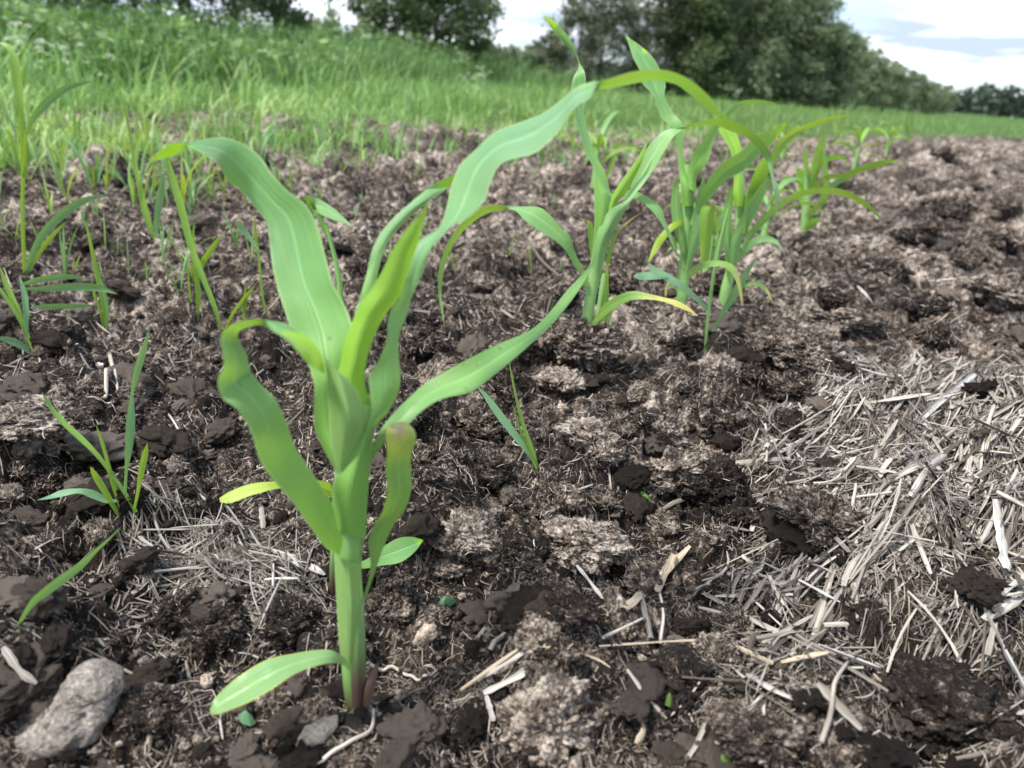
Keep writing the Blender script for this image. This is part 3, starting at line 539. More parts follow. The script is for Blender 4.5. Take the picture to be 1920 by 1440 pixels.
# fourth
base = ground_px([1358], [572])[0]; base[2] -= 0.006
t = empty('corn_plant', base); tag(t, 'corn seedling with leaning stem and long leaf reaching right, right of a close pair', 'corn plant', 'corn seedlings in the row')
O = base
stem(t, O, [('6', 925, 975, 1090), ('6', 940, 990, 1010), ('6', 965, 1008, 920), ('6', 985, 1026, 840), ('6', 1000, 1042, 740), ('6', 1010, 1052, 640), ('6', 1012, 1050, 560), ('6', 1012, 1044, 480)], m_stem2, n=40)
leaf(t, O, [('6', 1000, 640, 1040, 640, -.01, -.01, .4), ('6', 995, 580, 1040, 590, -.01, -.008, .3), ('6', 998, 500, 1035, 480, -.006, -.002, 0), ('6', 985, 400, 1032, 380, 0, .006, -.1), ('6', 950, 330, 1008, 310, .006, .014, -.1), ('6', 925, 285, 975, 270, .012, .016, -.05), ('6', 935, 255, 940, 256, .016, .016, 0)], m_young, ripple=.02, seed=31)
leaf(t, O, [('6', 1030, 760, 1060, 770, -.012, -.01, .3), ('6', 1045, 650, 1075, 680, -.012, -.006, .2), ('6', 1055, 590, 1100, 600, -.01, 0, 0), ('6', 1110, 500, 1140, 520, -.006, .006, -.1), ('6', 1160, 430, 1185, 440, 0, .01, -.1), ('6', 1185, 360, 1240, 360, .004, .016, -.12), ('6', 1262, 300, 1305, 305, .01, .024, -.1), ('6', 1350, 262, 1370, 278, .018, .03, -.06), ('6', 1440, 235, 1450, 247, .028, .036, -.02), ('6', 1532, 231, 1532, 233, .04, .04, 0)], m_gyel, n=60, ripple=.02, seed=32)
leaf(t, O, [('6', 1030, 830, 1045, 840, -.012, -.012, .1), ('6', 1060, 762, 1075, 782, -.016, -.014, 0), ('6', 1130, 682, 1145, 712, -.02, -.012, -.05), ('6', 1200, 620, 1210, 648, -.02, -.006, -.06), ('6', 1285, 575, 1290, 602, -.016, 0, -.05), ('6', 1400, 555, 1402, 582, -.006, .01, 0), ('6', 1500, 568, 1492, 596, 0, .02, .04), ('6', 1590, 615, 1580, 637, .01, .022, .03), ('6', 1640, 665, 1634, 676, .02, .024, 0), ('6', 1668, 706, 1667, 707, .026, .026, 0)], m_back, n=60, ripple=.02, seed=33)
leaf(t, O, [('6', 1045, 640, 1055, 640, -.004, -.004, 0), ('6', 1065, 560, 1095, 575, -.004, 0, 0), ('6', 1095, 480, 1125, 500, 0, .004, 0), ('6', 1130, 420, 1150, 440, .004, .006, 0), ('6', 1160, 400, 1162, 402, .008, .008, 0)], m_young, ripple=.02, seed=34)
leaf(t, O, [('6', 965, 960, 975, 970, -.01, -.01, 0), ('6', 958, 840, 985, 850, -.012, -.01, 0), ('6', 962, 760, 985, 770, -.012, -.01, 0), ('6', 975, 740, 977, 741, -.01, -.01, 0)], m_gyel, ripple=.02, seed=35)

leaf(t, O, [('6', 985, 930, 1005, 930, -.014, -.012, .3), ('6', 985, 800, 1030, 800, -.018, -.012, .2), ('6', 1030, 690, 1082, 705, -.018, -.006, .0), ('6', 1080, 600, 1122, 625, -.014, 0, -.1), ('6', 1120, 545, 1148, 560, -.01, .004, -.1), ('6', 1160, 500, 1161, 502, 0, 0, 0)], m_leaf2, ripple=.02, seed=36)
leaf(t, O, [('6', 975, 900, 995, 900, -.012, -.012, .3), ('6', 950, 800, 992, 800, -.014, -.01, .25), ('6', 945, 700, 990, 690, -.012, -.006, .1), ('6', 962, 610, 995, 600, -.006, 0, -.05), ('6', 985, 545, 987, 545, 0, 0, 0)], m_back, ripple=.02, seed=37)
leaf(t, O, [('6', 1000, 880, 1030, 880, .004, .004, .1), ('6', 1060, 800, 1090, 820, .01, .006, 0), ('6', 1130, 770, 1140, 800, .014, .006, -.1), ('6', 1190, 790, 1188, 812, .016, .006, -.05), ('6', 1222, 840, 1221, 842, .014, .014, 0)], m_leaf2, ripple=.03, seed=38)
# tangled sprout in front of them
base = ground_px([1322], [672])[0]; base[2] -= 0.004
t = empty('weed_plant', base); tag(t, 'tangled thin sprout with curled top in front of the close pair of corn', 'weed', 'weeds among the corn')
O = base
stem(t, O, [('6', 858, 870, 1340), ('6', 866, 880, 1250), ('6', 876, 892, 1120), ('6', 892, 908, 1000), ('6', 908, 924, 900), ('6', 930, 942, 800), ('6', 955, 966, 700), ('6', 968, 976, 655)], m_stem2, n=30, ns=8)
leaf(t, O, [('6', 885, 1095, 880, 1115, 0, 0, 0), ('6', 830, 1040, 820, 1062, -.004, -.008, 0), ('6', 770, 985, 750, 1010, -.006, -.014, -.05), ('6', 690, 935, 670, 962, -.008, -.018, -.05), ('6', 640, 910, 625, 925, -.01, -.016, -.03), ('6', 608, 890, 609, 892, -.012, -.012, 0)], m_blue, ripple=.02, seed=41)
leaf(t, O, [('6', 700, 940, 690, 965, -.014, -.018, 0), ('6', 640, 935, 640, 970, -.016, -.024, -.05), ('6', 580, 938, 580, 972, -.018, -.026, -.05), ('6', 548, 950, 548, 960, -.02, -.022, 0)], m_blue, ripple=.02, seed=42)
leaf(t, O, [('6', 900, 1200, 910, 1205, -.002, -.002, 0), ('6', 940, 1115, 955, 1128, -.004, 0, 0), ('6', 990, 1020, 1020, 1040, -.004, .006, -.05), ('6', 1040, 940, 1062, 955, 0, .008, -.05), ('6', 1098, 868, 1102, 870, .006, .006, 0)], m_blue, ripple=.02, seed=43)
leaf(t, O, [('6', 850, 900, 880, 905, .004, .006, .3), ('6', 845, 800, 895, 810, .004, .008, .35), ('6', 846, 700, 905, 720, .004, .008, .35), ('6', 852, 650, 915, 665, .004, .01, .3), ('6', 880, 632, 935, 640, .004, .012, .1), ('6', 925, 650, 955, 680, .006, .012, -.1), ('6', 915, 690, 950, 720, .004, .008, -.1), ('6', 925, 750, 930, 755, .004, .004, 0)], m_gyel, ripple=.06, seed=44)
leaf(t, O, [('6', 905, 900, 930, 900, .008, .008, .2), ('6', 920, 760, 960, 770, .008, .008, .2), ('6', 930, 690, 970, 700, .008, .008, .1), ('6', 960, 660, 975, 665, .008, .008, 0)], m_back, ripple=.04, seed=45)
leaf(t, O, [('6', 790, 950, 800, 965, -.01, -.01, 0), ('6', 830, 905, 850, 925, -.012, -.014, 0), ('6', 890, 885, 905, 912, -.014, -.02, -.05), ('6', 960, 888, 950, 915, -.016, -.024, -.05), ('6', 1010, 920, 990, 945, -.018, -.026, 0), ('6', 1030, 990, 1015, 1000, -.02, -.026, 0), ('6', 1042, 1085, 1032, 1088, -.024, -.026, 0)], m_yelb, ripple=.03, seed=46).__setitem__('label', 'yellow drooping leaf')
leaf(t, O, [('6', 1020, 1010, 1030, 1020, .006, .006, 0), ('6', 1050, 985, 1060, 1000, .008, .004, 0), ('6', 1110, 980, 1110, 1000, .008, .002, 0), ('6', 1152, 1015, 1145, 1030, .008, .004, 0), ('6', 1176, 1075, 1175, 1076, .006, .006, 0)], m_yelb, ripple=.03, seed=47)

# sixth: pale plant further along
base = ground_px([1518], [432])[0]; base[2] -= 0.006
t = empty('corn_plant', base); tag(t, 'bushy yellow-green corn seedling farther along the row beside the bare mound', 'corn plant', 'corn seedlings in the row')
O = base
stem(t, O, [('6', 1298, 1328, 770), ('6', 1300, 1338, 700), ('6', 1308, 1345, 600), ('6', 1312, 1345, 520), ('6', 1312, 1336, 450)], m_stem2, n=20, ns=10)
for i, (rows, mt) in enumerate([
    ([(1300, 640, 1330, 640), (1285, 560, 1322, 560), (1280, 480, 1310, 480), (1292, 470, 1294, 470)], m_young),
    ([(1330, 560, 1350, 570), (1345, 460, 1390, 470), (1370, 370, 1410, 380), (1408, 288, 1412, 290)], m_gyel),
    ([(1320, 680, 1345, 690), (1390, 600, 1425, 600), (1400, 500, 1425, 500), (1395, 420, 1415, 420), (1400, 375, 1402, 375)], m_gyel),
    ([(1325, 600, 1325, 620), (1290, 520, 1290, 540), (1240, 505, 1240, 522), (1205, 512, 1205, 514)], m_gyel),
    ([(1345, 560, 1350, 590), (1430, 535, 1440, 560), (1490, 508, 1495, 530), (1530, 520, 1530, 522)], m_blue),
    ([(1330, 560, 1345, 570), (1420, 500, 1430, 520), (1500, 490, 1510, 515), (1560, 460, 1565, 490), (1650, 435, 1655, 462), (1742, 430, 1742, 434)], m_gyel),
    ([(1330, 520, 1345, 530), (1380, 440, 1395, 460), (1440, 410, 1445, 430), (1490, 412, 1490, 430), (1512, 440, 1505, 445), (1510, 455, 1508, 456)], m_young),
    ([(1310, 745, 1320, 755), (1340, 700, 1360, 735), (1375, 690, 1385, 720), (1385, 690, 1386, 692)], m_young),
    ([(1320, 500, 1335, 500), (1310, 420, 1335, 420), (1318, 360, 1320, 360)], m_gyel),
    ([(1300, 560, 1305, 575), (1260, 430, 1270, 440), (1225, 395, 1232, 410), (1215, 400, 1215, 402)], m_gyel)]):
    leaf(t, O, [('6', *r, -.01*(i % 3), -.01*(i % 3)+.006, .05) for r in rows], mt, ripple=.03, n=26, nc=7, seed=60+i)

# ------------------------------------------------------------------ generic further seedlings of corn
def free_corn(px, py, hgt, seed, label, mats):
    b = ground_px([px], [py])[0]; b[2] -= 0.006
    rs = np.random.default_rng(seed)
    t = empty('corn_plant', b); tag(t, label, 'corn plant', 'corn seedlings in the row')
    n = 14; z = np.linspace(0, hgt*.55, n); r = np.interp(z, [0, hgt*.55], [.008, .004])
    an = np.linspace(0, 2*np.pi, 8, endpoint=False)
    V = np.stack([r[:, None]*np.cos(an), r[:, None]*np.sin(an), np.broadcast_to(z[:, None], (n, 8))], -1).reshape(-1, 3)
    i = np.arange(n-1)[:, None]*8; j = np.arange(8)[None, :]; jn = (j+1) % 8
    obj('stem', np_mesh('stem', V, np.stack([i+j, i+jn, i+8+jn, i+8+j], -1).reshape(-1, 4)), m_stem2, t)
    for k in range(7):
        a = k*2.6+rs.random()*.9; L = hgt*(.55+.5*rs.random()); z0 = hgt*(.12+.40*k/6)
        s = np.linspace(0, 1, 12); el = 1.25-0.25*rs.random()-s*(1.3+.9*rs.random())
        dr = np.concatenate([[0], np.cumsum(np.cos(el[:-1]))])*L/12; dz = np.concatenate([[0], np.cumsum(np.sin(el[:-1]))])*L/12
        P = np.stack([np.cos(a)*dr, np.sin(a)*dr, z0+dz], -1)
        w = 0.016*np.sin(np.clip(s*.94+.06, 0, 1)*np.pi)**.6*(1-.3*s)*(hgt/.22)
        tw = np.array([-np.sin(a), np.cos(a), 0.25*rs.standard_normal()]);
        u = np.linspace(-1, 1, 5)
        V = P[:, None, :]+tw*(w[:, None]*u[None, :])[..., None]*.5+np.array([0, 0, 1])*(np.abs(u)[None, :]*w[:, None]*.3)[..., None]
        uv = np.stack([np.broadcast_to((u+1)/2, (12, 5)), np.broadcast_to(s[:, None], (12, 5))], -1).reshape(-1, 2)
        obj('leaf', np_mesh('leaf', V.reshape(-1, 3), grid_quads(12, 5), uv=uv), mats[k % len(mats)], t)
free_corn(1112, 352, 0.27, 1, 'blurred bright green corn plant standing behind the second corn plant', [m_gyel, m_young, m_back])
free_corn(1600, 318, 0.24, 3, 'faraway corn plant at the grass edge left of the bare mound', [m_gyel, m_young])
free_corn(1465, 300, 0.22, 4, 'faraway corn plant at the grass edge above the bushy yellow-green one', [m_gyel, m_back])
free_corn(1660, 295, 0.24, 5, 'last visible corn plant of the row at the field edge', [m_gyel, m_young])
free_corn(1322, 520, 0.19, 7, 'leafy green corn plant squeezed in behind the tangled sprout', [m_leaf, m_back, m_gyel])
free_corn(1430, 452, 0.20, 8, 'green corn plant half way between the leaning one and the bushy one', [m_back, m_gyel, m_leaf])

# ------------------------------------------------------------------ traced weeds
def weed(bx, by, label, blades, group='grass weeds in the soil', cat='grass weed', name='grass_weed'):
    b = ground_px([bx], [by])[0]; b[2] -= 0.003
    t = empty(name, b); tag(t, label, cat, group)
    for i, (z, pts, dy, mt) in enumerate(blades):
        q = np.array([zp(z, x, y) for x, y, w in pts]); w = np.array([w/ZO[z][2] for x, y, w in pts])
        tg = np.gradient(q, axis=0); tg /= np.linalg.norm(tg, axis=1)[:, None]+1e-9
        nm = np.stack([-tg[:, 1], tg[:, 0]], 1)
        rows = []
        n = len(pts)
        for k in range(n):
            a = q[k]-nm[k]*w[k]/2; c = q[k]+nm[k]*w[k]/2; d = dy*k/(n-1)
            rows.append(('p', a[0], a[1], c[0], c[1], d, d+0.004*(w[k] > 3), -.12))
        leaf(t, b, rows, mt, name='blade', ripple=.01, n=30, nc=5, seed=i)
    return t
weed(47, 520, 'tall grass weed at the left edge with one drooping and one arching blade', [
    ('p', [(47, 522, 8), (43, 440, 8), (42, 370, 8), (46, 300, 7), (48, 245, 6)], 0, m_gyel),
    ('p', [(48, 250, 4), (62, 222, 12), (90, 190, 17), (125, 165, 13), (173, 152, 1)], -.03, m_blue),
    ('p', [(42, 330, 6), (40, 220, 10), (33, 160, 17), (26, 110, 16), (14, 86, 9), (-6, 78, 2)], .02, m_gyel),
    ('p', [(46, 515, 10), (80, 440, 15), (140, 385, 16), (200, 363, 1)], -.02, m_blue),
    ('p', [(47, 520, 6), (70, 480, 8), (100, 440, 8), (125, 415, 1)], .02, m_gyel)])
weed(62, 665, 'leafy grass weed with flat bluish blades spreading right at the left edge', [
    ('3', [(232, 1270, 12), (180, 1140, 30), (100, 940, 40), (30, 780, 34), (0, 690, 4)], .02, m_gyel),
    ('3', [(220, 1255, 12), (140, 1195, 44), (60, 1160, 44), (-30, 1140, 10)], -.02, m_blue),
    ('3', [(170, 1180, 12), (168, 1000, 36), (155, 860, 40), (125, 750, 8)], .02, m_blue),
    ('3', [(140, 800, 14), (250, 770, 38), (420, 750, 36), (570, 765, 2)], -.01, m_blue),
    ('3', [(160, 830, 14), (320, 825, 40), (500, 815, 52), (640, 825, 40), (755, 862, 2)], -.02, m_blue),
    ('3', [(200, 945, 10), (300, 940, 28), (450, 940, 32), (620, 932, 2)], -.02, m_blue),
    ('3', [(215, 1240, 10), (120, 1020, 22), (20, 860, 24), (-40, 780, 4)], .01, m_gyel)])
weed(198, 622, 'single upright yellow-green grass shoot on bare soil left of the big plant', [
    ('3', [(688, 1118, 14), (668, 950, 30), (630, 760, 34), (595, 600, 26), (560, 440, 14), (520, 350, 2)], .01, m_gyel),
    ('3', [(684, 1110, 10), (690, 960, 22), (665, 830, 24), (635, 730, 3)], -.01, m_blue),
    ('3', [(670, 1100, 8), (640, 960, 16), (605, 860, 16), (585, 760, 2)], 0, m_gyel)])
weed(417, 632, 'long leaning grass blade beside the left leaf of the big plant', [
    ('3', [(1428, 1135, 14), (1385, 960, 28), (1290, 720, 38), (1225, 540, 44), (1170, 330, 50), (1110, 120, 44), (1080, -20, 6)], .03, m_gyel),
    ('3', [(1432, 1125, 8), (1490, 1000, 20), (1560, 900, 20), (1645, 795, 2)], 0, m_gyel)])
weed(370, 608, 'short grass tuft just behind the long leaning blade', [
    ('3', [(1272, 1060, 8), (1235, 940, 14), (1215, 800, 12), (1205, 620, 2)], .01, m_gyel),
    ('3', [(1270, 1030, 10), (1275, 880, 34), (1262, 740, 30), (1245, 560, 20), (1245, 380, 3)], .01, m_gyel),
    ('3', [(1275, 760, 10), (1310, 650, 34), (1370, 560, 36), (1425, 478, 4)], -.01, m_gyel)])
weed(292, 448, 'grass tuft with broad pointed blades in the left middle of the field', [
    ('3', [(1000, 525, 14), (960, 400, 30), (910, 220, 34), (870, 40, 30), (835, -170, 20), (760, -500, 2)], .04, m_gyel),
    ('3', [(1005, 510, 12), (1010, 380, 40), (1030, 220, 48), (1060, 75, 4)], -.01, m_blue),
    ('3', [(985, 500, 12), (930, 330, 38), (905, 210, 30), (900, 120, 3)], .01, m_gyel)])
weed(242, 1005, 'grass weed with six thin blades beside the small straw patch, left foreground', [
    ('A', [(882, 1345, 22), (850, 1240, 26), (800, 1080, 28), (755, 930, 34), (722, 800, 26), (685, 670, 24), (648, 565, 3)], .01, m_gyel),
    ('A', [(918, 1155, 30), (860, 1050, 28), (760, 905, 28), (650, 760, 32), (540, 650, 40), (400, 520, 36), (320, 410, 26), (280, 340, 3)], .02, m_gyel),
    ('A', [(842, 1030, 24), (852, 880, 22), (870, 700, 54), (882, 540, 60), (888, 420, 34), (892, 350, 22), (925, 200, 48), (970, 60, 40), (1010, -90, 3)], .03, m_blue),
    ('A', [(908, 1130, 18), (935, 990, 26), (955, 870, 44), (980, 760, 42), (996, 682, 3)], .01, m_gyel),
    ('A', [(790, 1080, 16), (720, 1072, 40), (620, 1030, 56), (530, 1010, 34), (420, 1025, 44), (340, 1050, 26), (250, 1072, 2)], -.02, m_blue),
    ('A', [(835, 1235, 14), (770, 1120, 32), (700, 1000, 46), (645, 910, 44), (608, 845, 3)], -.01, m_gyel)])
weed(30, 1182, 'lone bluish grass blade slanting over dark soil in the lower left', [
    ('B', [(108, 515, 20), (150, 430, 26), (225, 320, 46), (330, 235, 60), (450, 145, 60), (560, 60, 44), (640, -20, 26), (730, -100, 14), (820, -190, 2)], .03, m_blue)])
weed(1012, 890, 'small three-bladed grass seedling in the soil centre', [
    ('C', [(716, 778, 12), (660, 660, 22), (580, 550, 40), (480, 420, 44), (400, 310, 26), (356, 262, 3)], .01, m_blue),
    ('C', [(716, 775, 10), (680, 650, 26), (630, 510, 24), (590, 360, 16), (560, 220, 12), (538, 100, 2)], .01, m_gyel),
    ('C', [(700, 740, 8), (640, 600, 12), (590, 470, 14), (562, 365, 2)], .005, m_gyel)])
weed(500, 600, 'thin grass shoot rising behind the broad left leaf', [
    ('4', [(610, 1090, 10), (585, 960, 14), (570, 800, 14), (555, 690, 18), (545, 565, 3)], .01, m_gyel),
    ('4', [(570, 750, 8), (520, 680, 26), (470, 620, 30), (440, 590, 4)], -.01, m_blue)])
weed(456, 600, 'two short yellow-green shoots under the broad left leaf', [
    ('4', [(488, 1110, 10), (495, 1020, 22), (500, 915, 3)], 0, m_gyel), ('4', [(480, 1060, 10), (510, 980, 20), (545, 930, 3)], 0, m_gyel)])
weed(1125, 350, 'wispy grass behind the second corn plant', [('p', [(1130, 355, 4), (1120, 310, 8), (1095, 280, 2)], .02, m_gyel), ('p', [(1130, 352, 4), (1150, 300, 8), (1165, 260, 2)], .02, m_gyel)])

# small dropped leaves
m_wilt = leaf_mat('wilted_leaf', (0.12, 0.21, 0.05), (0.2, 0.3, 0.04), transf=0.2, vein=20)
def scrap(pts, label, mt):
    c = np.mean(pts, axis=0); b = ground_px([c[0]], [c[1]])[0]; b[2] += 0.002
    P = []
    for x, y in pts:
        d = ray(x, y); P.append(CAM+d*((b[2]+.002-CAMZ)/d[2]))
    P = np.array(P)-b
    ctr = P.mean(0)+np.array([0, 0, .004])
    V = []; n = len(P)
    for f in (1.0, .66, .33): V += list(ctr*(1-f)+P*f+np.array([0, 0, .004*(1-f*f)]))
    V.append(ctr+np.array([0, 0, .004]))
    Fq = []
    for k in range(2):
        for i in range(n): Fq.append((k*n+i, k*n+(i+1) % n, (k+1)*n+(i+1) % n, (k+1)*n+i))
    for i in range(n): Fq.append((2*n+i, 2*n+(i+1) % n, 3*n, 3*n))
    me = bpy.data.meshes.new('leaf_scrap'); me.from_pydata([tuple(v) for v in V], [], [f if f[2] != f[3] else f[:3] for f in Fq]); me.update()
    uvl = me.uv_layers.new(name='UVMap')
    for l in me.loops: uvl.data[l.index].uv = (0.3+4*me.vertices[l.vertex_index].co.x, .3)
    o = obj('fallen_leaf', me, mt); o.location = b; tag(o, label, 'leaf')
scrap([(812, 1150), (822, 1130), (838, 1122), (859, 1127), (846, 1136), (828, 1150)], 'small green leaf scrap on dark soil right of the big stem', m_blue)
scrap([(445, 1345), (462, 1350), (480, 1356), (470, 1362), (455, 1358)], 'tiny bluish leaf scrap below the rounded bottom leaf', m_blue)
scrap([(1346, 1424), (1352, 1418), (1364, 1428), (1374, 1438), (1352, 1440)], 'green leaf scrap at the bottom edge', m_wilt)
scrap([(1245, 1312), (1252, 1320), (1262, 1322), (1256, 1326), (1246, 1322)], 'tiny yellow-green leaf scrap in a dark hollow', m_wilt)

# ------------------------------------------------------------------ clods and stones
def noise3(P, sc, s=0):
    # cheap 3-D noise: three crossed 2-D slices
    return (fbm(P[:, 0]*sc+s, P[:, 1]*sc+P[:, 2]*sc*.7, s, 3)+fbm(P[:, 1]*sc-s, P[:, 2]*sc+P[:, 0]*sc*.6, s+9, 3)+fbm(P[:, 2]*sc+s, P[:, 0]*sc-P[:, 1]*sc*.5, s+19, 3))/3-.5
import bmesh
def ico(sub):
    bm = bmesh.new(); bmesh.ops.create_icosphere(bm, subdivisions=sub, radius=1.0)
    V = np.array([v.co[:] for v in bm.verts]); Fc = np.array([[v.index for v in f.verts] for f in bm.faces]); bm.free()
    return V, Fc
ICO1 = ico(1); ICO6 = ico(6); ICO5 = ico(5); ICO4 = ico(4)
def clod_mesh(seed, dims, rough=1.0, base=ICO5, slab=0.0):
    V, Fc = base; P = V.copy()
    n = noise3(P, 1.1, seed*31+3)*1.5+noise3(P, 2.4, seed*17+5)*.9*rough+noise3(P, 5, seed*13)*.35*rough
    cr = np.abs(noise3(P, 2.2, seed*7+90)); n -= 0.22*np.exp(-(cr/.03)**2)*rough
    n2 = noise3(P*np.array([1, 1, 2.2]), 7, seed*5)*.50*rough+noise3(P, 20, seed*3)*.36*rough+noise3(P, 50, seed*3+1)*.22*rough
    P = P*(1+n+n2)[:, None]
    if slab: P[:, 2] = np.sign(P[:, 2])*np.abs(P[:, 2])**(1+slab)*(1+0.2*slab)
    return np_mesh('clod', P*np.array(dims), Fc)
def seat(P, q=70, lift=0.0):
    """lay a bunch of centre lines (N,K,3) on the soil"""
    h = Hg(P[..., 0], P[..., 1]); K = P.shape[1]; s = np.linspace(-1, 1, K)
    a = h.mean(1); b = (h*s).mean(1)/(s*s).mean()
    line = a[:, None]+b[:, None]*s[None, :]
    line += np.clip(np.percentile(h-line, q, axis=1), 0, None)[:, None]
    P[..., 2] = line+np.asarray(lift)[..., None] if np.ndim(lift) else line+lift
    return P
def strips(P, W, tint, curl=0.28, thick=True, ragged=0.0, rs=rng):
    """half-pipe stalks along centre lines P (N,K,3), widths W (N)"""
    N, K, _ = P.shape
    T = np.gradient(P, axis=1); T /= np.linalg.norm(T, axis=2)[..., None]+1e-9
    up = np.array([0, 0, 1.0])+rs.normal(size=(N, 1, 3))*.45
    S = np.cross(T, np.broadcast_to(up, P.shape)); S /= np.linalg.norm(S, axis=2)[..., None]+1e-9
    U = np.cross(S, T)
    us = np.array([-1, -.55, 0, .55, 1.0]); C = 5
    wv = W[:, None]*(1+ragged*(rs.random((N, K))-.5))
    wv[:, 0] *= 1-.5*ragged; wv[:, -1] *= 1-.8*ragged
    cu = (curl*(1-us**2))[None, None, :, None]
    sg = np.where(rs.random(N) < .7, 1, -1)[:, None, None, None]
    Vv = P[:, :, None, :]+S[:, :, None, :]*(us[None, None, :, None]*wv[:, :, None, None]*.5)+U[:, :, None, :]*cu*sg*wv[:, :, None, None]
    q = grid_quads(K, C)
    Q = (q[None]+(np.arange(N)*K*C)[:, None, None]).reshape(-1, 4)
    L = np.linalg.norm(P[:, -1]-P[:, 0], axis=1)
    uu = (us+1)/2
    uv = np.stack([np.broadcast_to(uu, (N, K, C)), np.broadcast_to(np.linspace(0, 1, K)[None, :, None], (N, K, C))*(L/.03)[:, None, None]], -1)
    return Vv.reshape(-1, 3), Q, uv.reshape(-1, 2), np.repeat(tint, K*C)
def tubes(P, W, tint, ns=6):
    N, K, _ = P.shape
    T = np.gradient(P, axis=1); T /= np.linalg.norm(T, axis=2)[..., None]+1e-9
    S = np.cross(T, np.array([0.02, .05, 1.0])); S /= np.linalg.norm(S, axis=2)[..., None]+1e-9
    U = np.cross(S, T); an = np.linspace(0, 2*np.pi, ns, endpoint=False)
    w = W if np.ndim(W) == 2 else W[:, None]*np.ones((1, K))
    V = P[:, :, None, :]+(S[:, :, None, :]*np.cos(an)[None, None, :, None]+U[:, :, None, :]*np.sin(an)[None, None, :, None])*w[:, :, None, None]*.5
    i = np.arange(K-1)[:, None]*ns; j = np.arange(ns)[None, :]; jn = (j+1) % ns
    q = np.stack([i+j, i+jn, i+ns+jn, i+ns+j], -1).reshape(-1, 4)
    caps = np.array([[0, 1, 2, 3], [0, 3, 4, 5]]); caps = np.concatenate([caps, caps+(K-1)*ns]) if ns == 6 else np.zeros((0, 4), int)
    q = np.concatenate([q, caps])
    Q = (q[None]+(np.arange(N)*K*ns)[:, None, None]).reshape(-1, 4)
    L = np.linalg.norm(P[:, -1]-P[:, 0], axis=1)
    uv = np.stack([np.broadcast_to(an/6.283*.6, (N, K, ns)), np.broadcast_to(np.linspace(0, 1, K)[None, :, None], (N, K, ns))*(L/.03)[:, None, None]], -1)
    return V.reshape(-1, 3), Q, uv.reshape(-1, 2), np.repeat(tint, K*ns)
def lines(x, y, ang, L, K=6, bow=0.1, rs=rng):
    s = np.linspace(-.5, .5, K)[None, :]
    b = rs.normal(size=(len(x), 1)); b = b*np.abs(b)*bow*.6
    dx = np.cos(ang)[:, None]; dy = np.sin(ang)[:, None]
    off = b*(s*s-.08)*L[:, None]
    return np.stack([x[:, None]+dx*s*L[:, None]-dy*off, y[:, None]+dy*s*L[:, None]+dx*off, np.zeros((len(x), K))], -1)
def sample_poly(P, n, rs):
    out = np.zeros((0, 2)); lo = P.min(0); hi = P.max(0)
    while len(out) < n:
        c = lo+(hi-lo)*rs.random((n*3, 2))
        out = np.concatenate([out, c[in_poly(c[:, 0], c[:, 1], P)]])
    return out[:n]
m_fibre = straw_mat('fibre', (0.15, 0.11, 0.088), (0.56, 0.49, 0.42))
m_soil_dark = soil_mat('dark_peat', 0.25); m_soil_mid = soil_mat('brown_peat', 0.46); m_soil_dry = soil_mat('dry_fibrous_peat', 0.66)
SM = {'d': m_soil_dark, 'm': m_soil_mid, 'p': m_soil_dry}
